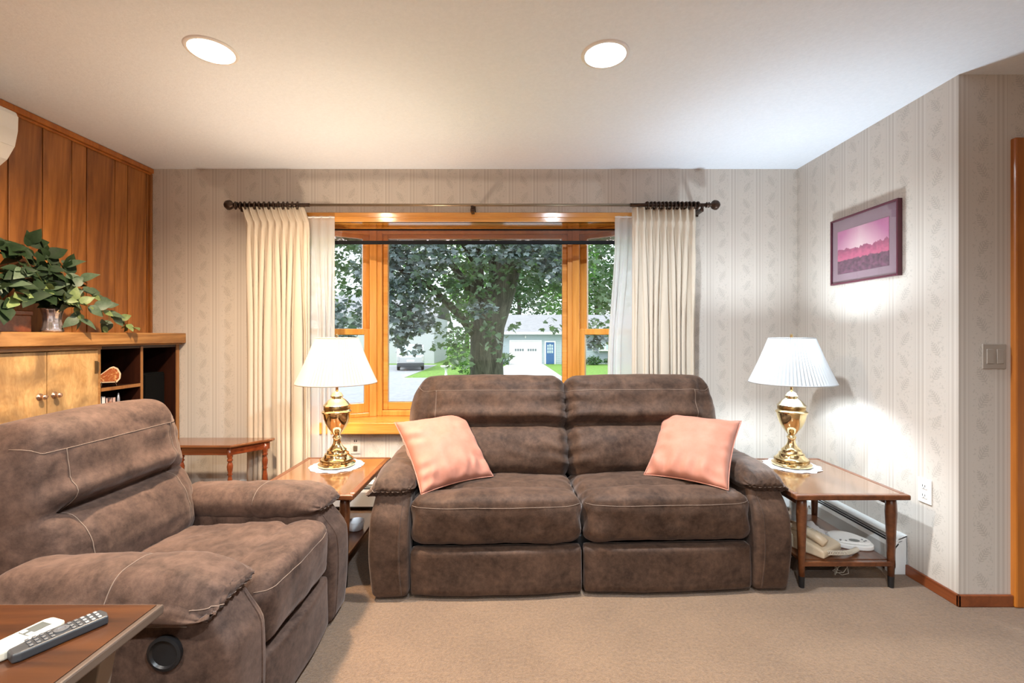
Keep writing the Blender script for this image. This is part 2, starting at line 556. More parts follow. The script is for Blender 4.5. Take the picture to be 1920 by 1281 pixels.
class B:
    """collects shapes of one part"""

    def __init__(s):
        s.v = []
        s.f = []

    def add(s, vs, fs):
        k = len(s.v)
        s.v += [Vector(p) for p in vs]
        s.f += [tuple(i + k for i in f) for f in fs]
        return s

    def box(s, x0, x1, y0, y1, z0, z1):
        return s.add([(x0, y0, z0), (x1, y0, z0), (x1, y1, z0), (x0, y1, z0), (x0, y0, z1), (x1, y0, z1), (x1, y1, z1), (x0, y1, z1)],
                     [(0, 3, 2, 1), (4, 5, 6, 7), (0, 1, 5, 4), (1, 2, 6, 5), (2, 3, 7, 6), (3, 0, 4, 7)])

    def prism(s, poly, z0, z1, M=None):
        """poly: list of (x, y), counter-clockwise, extruded z0..z1; M maps to place"""
        n = len(poly)
        vs = [Vector((x, y, z0)) for x, y in poly] + [Vector((x, y, z1)) for x, y in poly]
        if M is not None:
            vs = [M @ p for p in vs]
        fs = [tuple(range(n - 1, -1, -1)), tuple(range(n, 2 * n))]
        fs += [(i, (i + 1) % n, n + (i + 1) % n, n + i) for i in range(n)]
        return s.add(vs, fs)

    def lathe(s, prof, seg=32, c=(0, 0, 0), cap=True, M=None, warp=None):
        """prof: list of (r, z)"""
        vs = []
        for r, z in prof:
            for i in range(seg):
                a = 2 * PI * i / seg
                rr = r * (warp(a, z) if warp else 1)
                p = Vector((c[0] + rr * math.cos(a), c[1] + rr * math.sin(a), c[2] + z))
                vs.append(M @ p if M is not None else p)
        fs = []
        for j in range(len(prof) - 1):
            for i in range(seg):
                k = (i + 1) % seg
                fs.append((j * seg + i, j * seg + k, (j + 1) * seg + k, (j + 1) * seg + i))
        if cap:
            fs.append(tuple(range(seg - 1, -1, -1)))
            fs.append(tuple((len(prof) - 1) * seg + i for i in range(seg)))
        return s.add(vs, fs)

    def tube(s, pts, rad, seg=8, cap=True):
        pts = [Vector(p) for p in pts]
        n = len(pts)
        rs = rad if isinstance(rad, (list, tuple)) else [rad] * n
        vs, up = [], None
        for i, p in enumerate(pts):
            d = (pts[min(i + 1, n - 1)] - pts[max(i - 1, 0)])
            d = d.normalized() if d.length > 1e-9 else Vector((0, 0, 1))
            if up is None:
                up = Vector((0, 0, 1)) if abs(d.z) < 0.9 else Vector((1, 0, 0))
            a = d.cross(up)
            if a.length < 1e-6:
                a = d.orthogonal()
            a.normalize()
            b = a.cross(d).normalized()
            up = b
            for k in range(seg):
                t = 2 * PI * k / seg
                vs.append(p + (a * math.cos(t) + b * math.sin(t)) * rs[i])
        fs = []
        for i in range(n - 1):
            for k in range(seg):
                m = (k + 1) % seg
                fs.append((i * seg + k, (i + 1) * seg + k, (i + 1) * seg + m, i * seg + m))
        if cap:
            fs.append(tuple(range(seg)))
            fs.append(tuple((n - 1) * seg + k for k in range(seg - 1, -1, -1)))
        return s.add(vs, fs)

    def torus(s, c, R, r, axis='X', seg=16, sub=6):
        vs, fs = [], []
        for i in range(seg):
            a = 2 * PI * i / seg
            for j in range(sub):
                b = 2 * PI * j / sub
                q = (R + r * math.cos(b))
                p = (q * math.cos(a), q * math.sin(a), r * math.sin(b))
                if axis == 'X':
                    p = (p[2], p[0], p[1])
                elif axis == 'Y':
                    p = (p[0], p[2], p[1])
                vs.append((p[0] + c[0], p[1] + c[1], p[2] + c[2]))
        for i in range(seg):
            for j in range(sub):
                fs.append((i * sub + j, ((i + 1) % seg) * sub + j, ((i + 1) % seg) * sub + (j + 1) % sub, i * sub + (j + 1) % sub))
        return s.add(vs, fs)

    def sphere(s, c, r, seg=16, rings=10, sq=(1, 1, 1)):
        prof = [(max(1e-4, r * math.sin(PI * i / rings)), -r * math.cos(PI * i / rings)) for i in range(rings + 1)]
        k = len(s.v)
        s.lathe(prof, seg)
        for i in range(k, len(s.v)):
            p = s.v[i]
            s.v[i] = Vector((c[0] + p.x * sq[0], c[1] + p.y * sq[1], c[2] + p.z * sq[2]))
        return s

    def obj(s, name, mat, parent=None, loc=None, rot=None, bevel=0.0, smooth=False, seg=2):
        me = bpy.data.meshes.new(name)
        me.from_pydata([tuple(p) for p in s.v], [], s.f)
        me.update()
        bm = bmesh.new()
        bm.from_mesh(me)
        bmesh.ops.recalc_face_normals(bm, faces=bm.faces)
        bm.to_mesh(me)
        bm.free()
        return link(name, me, mat, parent, loc, rot, bevel, smooth, seg)


def link(name, me, mat, parent=None, loc=None, rot=None, bevel=0.0, smooth=False, seg=2):
    if not me.materials:
        me.materials.append(MATS[mat])
    o = bpy.data.objects.new(name, me)
    COL.objects.link(o)
    if parent is not None:
        o.parent = parent
    if loc is not None:
        o.location = loc
    if rot is not None:
        o.rotation_euler = rot
    if bevel > 0:
        m = o.modifiers.new('bevel', 'BEVEL')
        m.width = bevel
        m.segments = seg
        m.limit_method = 'ANGLE'
        m.angle_limit = math.radians(40)
    if smooth:
        for p in me.polygons:
            p.use_smooth = True
    return o


def smooth_angle(o, deg=40):
    me = o.data
    for p in me.polygons:
        p.use_smooth = True
    try:
        me.set_sharp_from_angle(angle=math.radians(deg))
    except Exception:
        pass
    return o


def tag(o, label=None, cat=None, group=None, kind=None):
    if label:
        o['label'] = label
    if cat:
        o['category'] = cat
    if group:
        o['group'] = group
    if kind:
        o['kind'] = kind
    return o


def thing(name, label, cat, loc=(0, 0, 0), rz=0.0, group=None):
    o = bpy.data.objects.new(name, None)
    o.empty_display_size = 0.05
    COL.objects.link(o)
    o.location = loc
    o.rotation_euler = (0, 0, rz)
    return tag(o, label, cat, group)


def struct(o):
    o['kind'] = 'structure'
    return o


def soft(size, r, cell=0.022, fn=None):
    """a rounded box of many quads; fn(p, n, q) -> new p, q in -1..1 on each axis"""
    h = Vector(size) / 2
    N = [max(3, int(round(size[i] / cell))) for i in range(3)]
    bm = bmesh.new()
    cache = {}

    def vert(q):
        key = (round(q[0], 5), round(q[1], 5), round(q[2], 5))
        if key in cache:
            return cache[key]
        p = Vector((q[0] * h.x, q[1] * h.y, q[2] * h.z))
        rr = min(r, h.x, h.y, h.z)
        inn = Vector([max(-(h[i] - rr), min(h[i] - rr, p[i])) for i in range(3)])
        d = p - inn
        n = d.normalized() if d.length > 1e-9 else Vector((0, 0, 1))
        p2 = inn + n * rr
        if fn:
            p2 = fn(p2.copy(), n, q)
        v = bm.verts.new(p2)
        cache[key] = v
        return v

    def wparam(i, n):
        return -1 + 2 * i / n

    for ax in range(3):
        a, b = [(1, 2), (2, 0), (0, 1)][ax]
        for sgn in (-1, 1):
            for i in range(N[a]):
                for j in range(N[b]):
                    vs = []
                    for di, dj in ((0, 0), (1, 0), (1, 1), (0, 1)):
                        q = [0, 0, 0]
                        q[ax] = sgn
                        q[a] = wparam(i + di, N[a])
                        q[b] = wparam(j + dj, N[b])
                        vs.append(vert(q))
                    if sgn < 0:
                        vs.reverse()
                    try:
                        bm.faces.new(vs)
                    except ValueError:
                        pass
    me = bpy.data.meshes.new('soft')
    bm.to_mesh(me)
    bm.free()
    for p in me.polygons:
        p.use_smooth = True
    return me


def seam(name, host, pts, direction, rad=0.0014, mat='thread_tan', lift=0.0008):
    """a line of stitching laid on the surface of host (host's own space)"""
    me = host.data
    bvh = BVHTree.FromPolygons([v.co for v in me.vertices], [tuple(p.vertices) for p in me.polygons])
    d = Vector(direction).normalized()
    out = []
    for p in pts:
        p = Vector(p)
        hit, n, i, dist = bvh.ray_cast(p - d * 1.5, d)
        if hit is not None:
            out.append(hit + n * lift if n.dot(d) < 0 else hit - n * lift)
    if len(out) < 2:
        return None
    return B().tube(out, rad, 5).obj(name, mat, host, smooth=True)


def lerp(a, b, t):
    return a + (b - a) * t


def sstep(a, b, x):
    t = max(0.0, min(1.0, (x - a) / (b - a)))
    return t * t * (3 - 2 * t)


def gauss(x, w):
    return math.exp(-(x / w) ** 2)


def nz(x, y, z, s=1.0):
    return noise.noise(Vector((x * s, y * s, z * s)))


# ------------------------------------------------------------------ the room
CEIL = 2.44
XL, XR = -2.607, 2.046
YB, YC = 3.277, 2.09         # back wall, corner of the right wall
XR2, YF = 3.7, -2.6

struct(tag(B().box(XL - 0.4, XR2, YF, YB + 0.02, -0.12, 0.0).obj('floor', 'beige_carpet'), 'beige cut pile carpet floor'))

# ceiling with round openings for the recessed lamps
CANS = [(0.393, 1.94), (-1.268, 1.914), (0.393, 0.1), (-1.268, 0.1), (0.393, -1.6), (-1.268, -1.6)]  # all after the first pair are unseen lamps added to light the room
HOLE = 0.084


def build_ceiling():
    b = B()
    xs = sorted({XL - 0.4, XR2} | {c[0] - 0.15 for c in CANS} | {c[0] + 0.15 for c in CANS})
    ys = sorted({YF, YB + 0.02} | {c[1] - 0.15 for c in CANS} | {c[1] + 0.15 for c in CANS})
    for i in range(len(xs) - 1):
        for j in range(len(ys) - 1):
            x0, x1, y0, y1 = xs[i], xs[i + 1], ys[j], ys[j + 1]
            c = [c for c in CANS if x0 < c[0] < x1 and y0 < c[1] < y1]
            if not c:
                b.add([(x0, y0, CEIL), (x1, y0, CEIL), (x1, y1, CEIL), (x0, y1, CEIL)], [(0, 3, 2, 1)])
            else:
                cx, cy = c[0]
                n = 40
                inner, outer = [], []
                for k in range(n):
                    a = 2 * PI * k / n
                    dx, dy = math.cos(a), math.sin(a)
                    inner.append((cx + HOLE * dx, cy + HOLE * dy, CEIL))
                    t = min(((x1 - cx) / dx if dx > 1e-9 else (x0 - cx) / dx if dx < -1e-9 else 9), ((y1 - cy) / dy if dy > 1e-9 else (y0 - cy) / dy if dy < -1e-9 else 9))
                    outer.append((cx + t * dx, cy + t * dy, CEIL))
                b.add(inner + outer, [(k, (k + 1) % n, n + (k + 1) % n, n + k) for k in range(n)])
                for (qx, qy) in ((x0, y0), (x1, y0), (x1, y1), (x0, y1)):
                    ang = math.atan2(qy - cy, qx - cx) % (2 * PI)
                    k = int(ang / (2 * PI) * n)
                    if abs(ang / (2 * PI) * n - round(ang / (2 * PI) * n)) > 1e-3:
                        b.add([outer[k], (qx, qy, CEIL), outer[(k + 1) % n]], [(0, 1, 2)])
    b.box(XL - 0.4, XR2, YF, YB + 0.02, CEIL + 0.22, CEIL + 0.28)
    struct(tag(b.obj('ceiling', 'textured_ceiling_paint'), 'white textured ceiling'))


build_ceiling()

# bay window plan
ZS, ZH = 0.620, 2.050                       # top of seat board, underside of head board
A_ = Vector((-1.53, 3.25))
B_ = Vector((-1.075, 3.513))
C_ = Vector((0.483, 3.513))
D_ = Vector((0.938, 3.25))
OX0, OX1 = A_.x + 0.02, D_.x - 0.02
b = B()
b.box(XL - 0.4, OX0, YB, YB + 0.12, 0, CEIL)
b.box(OX1, XR + 0.12, YB, YB + 0.12, 0, CEIL)
b.box(OX0, OX1, YB, YB + 0.12, 0, ZS - 0.05)
b.box(OX0, OX1, YB, YB + 0.12, ZH + 0.03, CEIL)
struct(tag(b.obj('wall_back', 'striped_vine_wallpaper'), 'striped vine wallpaper wall around the bay window'))
struct(tag(B().box(XR, XR + 0.12, YC + 0.12, YB, 0, CEIL).obj('wall_right', 'striped_vine_wallpaper'), 'striped vine wallpaper wall with the mauve picture'))
b = B()
b.box(XR, 2.30, YC, YC + 0.12, 0, CEIL)
b.box(2.30, XR2, YC, YC + 0.12, 2.10, CEIL)
b.box(3.12, XR2, YC, YC + 0.12, 0, 2.10)
struct(tag(b.obj('wall_return', 'striped_vine_wallpaper'), 'short wallpapered wall beside the door casing'))
struct(B().box(XR2, XR2 + 0.1, YF, YC + 0.12, 0, CEIL).obj('wall_hall', 'striped_vine_wallpaper'))
struct(B().box(XL - 0.4, XR2, YF - 0.1, YF, 0, CEIL).obj('wall_front', 'striped_vine_wallpaper'))

# left wall: backing + planks
wl = struct(tag(B().box(XL - 0.4, XL - 0.018, YF, YB, 1.19, CEIL).box(XL - 0.4, XL - 0.018, YF, 1.5, 0, 1.19).box(XL - 0.4, XL - 0.3, 1.5, YB, 0, 1.19)
                .obj('wall_left', 'groove_dark'), 'orange brown wood plank wall above the mantel'))
random.seed(4)
edges = [3.276, 3.238, 3.081, 2.982, 2.784, 2.690, 2.522, 2.35, 2.24, 2.08]
while edges[-1] > YF + 0.2:
    edges.append(edges[-1] - random.choice((0.1, 0.14, 0.2, 0.17)))
for i in range(len(edges) - 1):
    y1, y0 = edges[i] - 0.0025, edges[i + 1] + 0.0025
    z0 = 1.25 if y1 > 1.5 else 0.0
    bb = B().box(-0.018, 0.0, -(y1 - y0) / 2, (y1 - y0) / 2, z0, CEIL)
    bb.obj('plank', 'panel_wood' if i % 3 else 'panel_wood_dark', wl, (XL + random.uniform(-0.001, 0.001), (y0 + y1) / 2, 0), bevel=0.003)
struct(tag(B().box(XL, XL + 0.022, YF, YB, CEIL - 0.035, CEIL - 0.002).box(XL, XL + 0.012, YF, YB, CEIL - 0.05, CEIL - 0.035)
           .obj('trim_1', 'door_casing_wood', bevel=0.004), 'thin wood moulding between plank wall and ceiling'))
struct(tag(B().box(XL, XL + 0.014, YB - 0.018, YB - 0.0005, 1.26, CEIL - 0.04).obj('trim_2', 'panel_wood_dark', bevel=0.003), 'corner strip of the plank wall'))

# baseboards and door on the right
struct(tag(B().box(XR - 0.014, XR, YC - 0.014, 2.36, 0, 0.055).obj('baseboard_right', 'cherry_trim', bevel=0.004), 'red brown baseboard under the wall outlet'))
struct(tag(B().box(XR - 0.014, 2.285, YC - 0.014, YC - 0.0005, 0, 0.055).obj('baseboard_return', 'cherry_trim', bevel=0.004), 'red brown baseboard on the short wall by the door'))
b = B()
b.box(2.285, 2.345, YC - 0.022, YC + 0.05, 0, 2.145)
b.box(2.345, 3.09, YC - 0.022, YC + 0.05, 2.085, 2.145)
b.box(3.09, 3.15, YC - 0.022, YC + 0.05, 0, 2.145)
struct(tag(b.obj('trim_3', 'door_casing_wood', bevel=0.008), 'orange wood door casing at the right edge'))
d1 = struct(tag(B().box(2.345, 3.09, YC + 0.03, YC + 0.07, 0.005, 2.085).obj('door_1', 'door_casing_wood', bevel=0.002), 'orange wood door in its casing'))
for (z0, z1) in ((0.15, 0.95), (1.08, 1.95)):
    for (x0, x1) in ((2.43, 2.69), (2.75, 3.0)):
        B().box(x0, x1, YC + 0.018, YC + 0.032, z0, z1).obj('panel', 'door_casing_wood', d1, bevel=0.008)

# ------------------------------------------------------------------ bay window
win = bpy.data.objects.new('window_1', None)
COL.objects.link(win)
win.location = (-0.296, 3.4, ZS)
struct(tag(win, 'honey oak bay window with fixed centre pane and double hung sides'))
WOFF = Vector(win.location)


def wobj(b, name, mat, bevel=0.0, parent=None, label=None):
    par = parent or win
    if par is win:
        b.v = [p - WOFF for p in b.v]
    else:
        b.v = [p - WOFF for p in b.v]
    o = b.obj(name, mat, par, bevel=bevel)
    if label:
        o['label'] = label
    return o


bx, cx_ = B_.x, C_.x
# seat board and head board: trapezoids, the seat nosing into the room
out_poly = [(OX0, 3.24), (OX1, 3.24), (D_.x - 0.0, 3.33), (C_.x + 0.02, 3.62), (B_.x - 0.02, 3.62), (A_.x, 3.33)]
wobj(B().prism(out_poly, ZS - 0.04, ZS), 'seat_board', 'honey_oak')
wobj(B().prism(out_poly, ZH, ZH + 0.035), 'head_board', 'honey_oak_gloss')
wobj(B().box(OX0 - 0.05, OX1 + 0.05, 3.215, 3.276, ZS - 0.078, ZS + 0.004), 'seat_nosing', 'honey_oak', 0.006)
wobj(B().box(OX0 - 0.06, OX1 + 0.06, 3.247, 3.277, ZH + 0.0, ZH + 0.068).box(OX0 - 0.06, OX1 + 0.06, 3.237, 3.250, ZH + 0.028, ZH + 0.068), 'head_casing', 'honey_oak', 0.005)
wobj(B().box(OX0 - 0.06, OX0 + 0.01, 3.257, 3.277, ZS, ZH), 'side_casing', 'honey_oak_upright', 0.004)
wobj(B().box(OX1 - 0.01, OX1 + 0.06, 3.257, 3.277, ZS, ZH), 'side_casing', 'honey_oak_upright', 0.004)


def seg_frame(P, Q):
    """local frame along a window unit: s along P->Q, n outwards, z up"""
    d = (Q - P)
    L = d.length
    d = d.normalized()
    n = Vector((-d.y, d.x))
    if n.y < 0:
        n = -n

    def bx_(b, s0, s1, n0, n1, z0, z1):
        pts = []
        for z in (z0, z1):
            for s_, n_ in ((s0, n0), (s1, n0), (s1, n1), (s0, n1)):
                q = P + d * s_ + n * n_
                pts.append((q.x, q.y, z))
        return b.add(pts, [(0, 3, 2, 1), (4, 5, 6, 7), (0, 1, 5, 4), (1, 2, 6, 5), (2, 3, 7, 6), (3, 0, 4, 7)])
    return L, bx_


# mullion posts at the two angles
for (px, sx) in ((B_.x, -1), (C_.x, 1)):
    b = B()
    poly = [(px - sx * 0.026, 3.497), (px + sx * 0.024, 3.483), (px + sx * 0.05, 3.60), (px - sx * 0.026, 3.62)]
    if sx > 0:
        poly = poly[::1]
    b.prism(poly, ZS, ZH)
    wobj(b, 'mullion_post', 'honey_oak_upright', 0.004)
# centre unit
L, fb = seg_frame(B_, C_)
GZ0, GZ1 = 0.722, 1.995
b = B()
fb(b, 0.02, 0.062, 0.0, 0.10, ZS, ZH)
fb(b, L - 0.062, L - 0.02, 0.0, 0.10, ZS, ZH)
fb(b, 0.062, L - 0.062, 0.0, 0.10, ZS, ZS + 0.042)
fb(b, 0.062, L - 0.062, 0.0, 0.10, ZH - 0.022, ZH)
wobj(b, 'centre_frame', 'honey_oak_upright', 0.005)
b = B()
fb(b, 0.062, 0.100, 0.03, 0.075, ZS + 0.042, ZH - 0.022)
fb(b, L - 0.100, L - 0.062, 0.03, 0.075, ZS + 0.042, ZH - 0.022)
fb(b, 0.1, L - 0.1, 0.03, 0.075, ZS + 0.042, GZ0)
fb(b, 0.1, L - 0.1, 0.03, 0.075, GZ1, ZH - 0.022)
wobj(b, 'centre_sash', 'honey_oak', 0.006)
b = B()
fb(b, 0.097, L - 0.097, 0.052, 0.057, GZ0 - 0.003, GZ1 + 0.003)
wobj(b, 'pane', 'window_glass')
for (P, Q) in ((A_, B_), (C_, D_)):
    L, fb = seg_frame(P, Q)
    b = B()
    fb(b, 0.0, 0.022, 0.0, 0.10, ZS, ZH)
    fb(b, L - 0.022, L, 0.0, 0.10, ZS, ZH)
    fb(b, 0.022, L - 0.022, 0.0, 0.10, ZS, ZS + 0.03)
    fb(b, 0.022, L - 0.022, 0.0, 0.10, ZH - 0.03, ZH)
    wobj(b, 'side_frame', 'honey_oak_upright', 0.004)
    for (z0, z1, n0, nm) in ((ZS + 0.03, 1.292, 0.012, 'lower_sash'), (1.245, ZH - 0.03, 0.05, 'upper_sash')):
        b = B()
        w = 0.046 if nm == 'lower_sash' else 0.05
        fb(b, 0.022, 0.022 + w, n0, n0 + 0.036, z0, z1)
        fb(b, L - 0.022 - w, L - 0.022, n0, n0 + 0.036, z0, z1)
        rb = 0.075 if nm == 'lower_sash' else 0.045
        fb(b, 0.022 + w, L - 0.022 - w, n0, n0 + 0.036, z0, z0 + rb)
        fb(b, 0.022 + w, L - 0.022 - w, n0, n0 + 0.036, z1 - (0.045 if nm == 'lower_sash' else 0.03), z1)
        so = wobj(b, nm, 'honey_oak_upright', 0.004)
        b = B()
        fb(b, 0.018 + w, L - 0.018 - w, n0 + 0.016, n0 + 0.021, z0 + rb - 0.003, z1 - (0.042 if nm == 'lower_sash' else 0.027))
        wobj(b, 'pane', 'window_glass', parent=so)
# exterior knee wall under the bay
wobj(B().prism([(OX0, YB + 0.12), (OX1, YB + 0.12), (C_.x, 3.62), (B_.x, 3.62)], -0.4, ZS - 0.04), 'outer_apron', 'siding_white')
wobj(B().prism([(OX0 - 0.1, YB + 0.1), (OX1 + 0.1, YB + 0.1), (C_.x + 0.1, 3.75), (B_.x - 0.1, 3.75)], ZH + 0.035, ZH + 0.2), 'outer_roof', 'roof_shingle')

# rolled film shade in the window head
fs = thing('film_roller_shade', 'rolled up dark film shade with black bottom bar across window head', 'window shade', (-0.30, 3.29, 1.9))
sx0, sx1 = -1.16, 1.16
B().tube([(sx0, 0, 0.106), (sx1, 0, 0.106)], 0.006, 12).obj('roller_tube', 'black_bar', fs, smooth=True)
B().box(sx0, sx1, -0.0006, 0.0006, 0.02, 0.104).obj('film', 'shade_film', fs)
B().box(sx0, sx1, -0.006, 0.006, 0.0, 0.026).obj('bottom_bar', 'black_bar', fs, bevel=0.003)

# ------------------------------------------------------------------ curtains and rod
RZ, RY = 2.149, 3.165
rod = thing('curtain_rod', 'dark bronze curtain rod with ball finials above bay window', 'curtain rod', (-0.285, RY, RZ))
B().tube([(-1.66, 0, 0), (-1.13, 0, 0)], 0.0125, 12).obj('rod_end_section', 'bronze_rod', rod, smooth=True)
B().tube([(1.10, 0, 0), (1.66, 0, 0)], 0.0125, 12).obj('rod_end_section', 'bronze_rod', rod, smooth=True)
B().tube([(-1.14, 0, 0), (1.12, 0, 0)], 0.0095, 12).obj('rod_middle_section', 'rod_tan', rod, smooth=True)
for sx in (-1, 1):
    M = Matrix.Translation((sx * 1.655, 0, 0)) @ Matrix.Rotation(sx * PI / 2, 4, 'Y')
    f = B().lathe([(0.012, -0.03), (0.02, -0.026), (0.014, -0.018), (0.02, -0.008), (0.012, 0.0), (0.014, 0.006), (0.026, 0.016), (0.033, 0.032), (0.031, 0.048), (0.02, 0.062), (0.008, 0.069), (0.001, 0.07)],
                  20, M=M, warp=lambda a, z: 1 + (0.08 * math.cos(8 * a) if z > 0.01 else 0)).obj('finial', 'bronze_rod', rod, smooth=True)
for x in (-1.60, 0.0, 1.60):
    B().box(x - 0.012, x + 0.012, 0.0, 0.11, -0.045, -0.022).box(x - 0.016, x + 0.016, 0.100, 0.111, -0.055, 0.02).box(x - 0.008, x + 0.008, -0.012, 0.012, -0.024, -0.008).obj('bracket', 'bronze_rod', rod, bevel=0.003)


def drape(name, label, x0, x1, z0, z1, nf, seed, lean, mat, Y, amp, header=True):
    random.seed(seed)
    root = thing(name, label, 'curtain', ((x0 + x1) / 2, Y, z0))
    ph = [random.uniform(-0.5, 0.5) for _ in range(nf + 2)]
    NS, NTt = nf * 12, 48
    cx = (x0 + x1) / 2
    vs, fs = [], []
    for j in range(NTt + 1):
        t = j / NTt                         # 0 at the top
        if header:
            t = (t ** 1.6)
        z = lerp(z1, z0, t)
        d = z1 - z
        for i in range(NS + 1):
            s = i / NS
            k = s * nf
            f = k + 0.42 * math.sin(1.7 * k + seed) * sstep(0.05, 0.5, t) * (1.0 if 0.3 < k < nf - 0.3 else 0)
            a = amp * (0.55 + 0.45 * sstep(0.1, 0.9, t)) * (0.75 + 0.4 * nz(s * 4, seed, 0.3))
            y = a * math.cos(2 * PI * f)
            xx = lerp(x0, x1, s) + 0.010 * math.sin(4 * PI * f) * sstep(0.06, 0.2, t)
            if header:
                # pinched tape: narrow neck 0.11 m below the top edge, ruffle above, leaning outward
                neck = gauss(d - 0.115, 0.028)
                y *= (1 - 0.6 * neck)
                xx += lean * 0.035 * max(0.0, 1 - d / 0.115)
                if d < 0.1:
                    y = y * 1.15 + 0.007 * math.sin(2 * PI * f * 2)
                    xx += 0.006 * math.sin(2 * PI * f)
            y += 0.012 * nz(s * 3, t * 3, seed) * t
            zz = z + (0.006 * math.cos(2 * PI * f) if header and j == 0 else 0)
            vs.append((xx - cx, y, zz - z0))
    for j in range(NTt):
        for i in range(NS):
            a = j * (NS + 1) + i
            fs.append((a, a + 1, a + NS + 2, a + NS + 1))
    bb = B().add(vs, fs)
    o = bb.obj('fabric', mat, root, smooth=True)
    so = o.modifiers.new('thickness', 'SOLIDIFY')
    so.thickness = 0.0022 if header else 0.0006
    return root


dl = drape('pleated_drape', 'cream pinch pleated drape hanging left of bay window by demilune table', -1.862, -1.42, 0.225, 2.135, 9, 3, -1, 'cream_drape', RY, 0.033)
dr = drape('pleated_drape', 'cream pinch pleated drape hanging right of bay window behind loveseat', 0.832, 1.275, 0.225, 2.135, 9, 8, 0.0, 'cream_drape', RY, 0.033)
for root, xa, xb in ((dl, -1.93, -1.50), (dr, 0.93, 1.28)):
    cx0 = root.location.x
    for i in range(14):
        x = lerp(xa, xb, i / 13)
        ring = B().torus((0, 0, 0), 0.0225, 0.0068, 'X', 18, 6)
        ring.obj('ring', 'bronze_rod', root, (x - cx0, 0.0, RZ - 0.225 - 0.004), (0.0, 0.12 * math.sin(i * 2.1), 0.35), smooth=True)
sl = drape('sheer_curtain', 'white sheer curtain panel at left bay window side', -1.80, -1.262, 0.27, 2.085, 9, 5, 0, 'sheer_white', 3.215, 0.012, False)
sr = drape('sheer_curtain', 'white sheer curtain panel at right bay window side', 0.72, 1.20, 0.27, 2.085, 9, 6, 0, 'sheer_white', 3.215, 0.012, False)
# the right sheer is drawn a little toward the window lower down
for v in sr.children[0].data.vertices:
    t = 1 - v.co.z / 1.815
    if v.co.x < 0:
        v.co.x += -v.co.x / 0.24 * (0.0 - 0.05) * sstep(0.05, 0.6, t)
B().tube([(-0.18, 0, 1.806), (0.27, 0, 1.806)], 0.005, 8).obj('sheer_rod', 'house_trim_white', sl, smooth=True)
B().tube([(-0.24, 0, 1.806), (0.3, 0, 1.806)], 0.005, 8).obj('sheer_rod', 'house_trim_white', sr, smooth=True)


# ------------------------------------------------------------------ recliner sofa and chair
def seat_back(root, cx, w, tilt, yb, zb, h, th, seams, mat, seed, inner=(0.0, 0.0), fold=0.47, crown=0.03):
    """one reclining back; seams: x positions of upright seams; inner: strength of gathers at the left / right edge"""
    hw = w / 2

    def fn(p, n, q):
        x, z = p.x, p.z
        t = (z + h / 2) / h
        s = x / hw
        # crown of the top edge and rounding of the shoulders
        p.z += crown * (1 - s * s) * sstep(0.5, 1.0, t)
        for e, k in ((-1, inner[0]), (1, inner[1])):
            if k <= 0:
                p.z -= 0.034 * sstep(0.74, 1.0, s * e) * sstep(0.55, 1.0, t)
                p.x -= e * 0.03 * sstep(0.6, 1.0, s * e) * sstep(0.5, 1.0, t) ** 2
        wf = sstep(0.9, -0.6, q[1])
        xs_in = 1.0
        for sx in seams:
            xs_in *= sstep(0.0, 0.05, (abs(x) if abs(sx) < 1e-6 else (sx - x) * (1 if sx > 0 else -1)) + 0.05) if abs(sx) > 1e-6 else 1
        D = 0.0
        D += 0.040 * math.sin(PI * max(0, min(1, (t - fold) / (1.02 - fold)))) ** 0.8 if t > fold else 0
        D += 0.055 * math.sin(PI * max(0, min(1, t / fold))) ** 0.8 if t <= fold else 0
        D *= (0.35 + 0.65 * xs_in)
        D -= 0.042 * gauss(t - fold, 0.022) * (0.25 + 0.75 * xs_in)
        D += 0.030 * gauss(t - fold - 0.085, 0.055) * xs_in
        D -= 0.006 * gauss(t - 0.82, 0.018)
        for sx in seams:
            D -= 0.014 * gauss(x - sx, 0.016) * sstep(0.84, 0.76, t)
        D -= 0.05 * sstep(0.8, 1.0, abs(s)) ** 2
        # gathers
        g = 0.0
        for e, k in ((-1, inner[0]), (1, inner[1])):
            de = (1 - s * e)
            g += k * 0.021 * math.exp(-de / 0.17) * math.sin(78 * z + 7 * de * (1 if z > 0.1 else -1) + 2 * nz(z, x, seed, 9))
        g += 0.006 * gauss(t - fold - 0.05, 0.06) * math.sin(55 * x + 3.0 * nz(x, z, seed, 6)) * (0.4 + 0.8 * abs(nz(x, seed, 1, 5)))
        g += 0.006 * gauss(t - fold + 0.06, 0.06) * math.sin(48 * x + 4.0 * nz(x, z, seed + 3, 6)) * (0.3 + 0.8 * abs(nz(x, seed, 5, 5)))
        g += 0.012 * nz(x, z, seed, 6) + 0.006 * nz(x * 0.7, z * 1.6, seed + 7, 17)
        p.y -= (D + g) * wf
        return p

    me = soft((w, th, h), 0.085, 0.0165, fn)
    o = link('back_cushion', me, mat, root, (cx, yb, zb), (-tilt, 0, 0))
    # stitching: across the head pillow and down the bolsters
    zt = h * (0.82 - 0.5)
    lim = hw * 0.93
    xl = -lim if inner[0] <= 0 else -hw * 0.97
    xr = lim if inner[1] <= 0 else hw * 0.97
    pts = []
    for i in range(121):
        x = lerp(xl, xr, i / 120)
        up = 0.0
        if inner[0] <= 0:
            up += 0.07 * sstep(-hw * 0.78, -hw * 0.98, x)
        if inner[1] <= 0:
            up += 0.07 * sstep(hw * 0.78, hw * 0.98, x)
        pts.append((x, 0, zt + up * 1.2))
    seam('seam', o, pts, (0, 1, 0))
    for sx in seams:
        seam('seam', o, [(sx, 0, lerp(zt, -h * 0.42, i / 80)) for i in range(81)], (0, 1, 0))
    return o


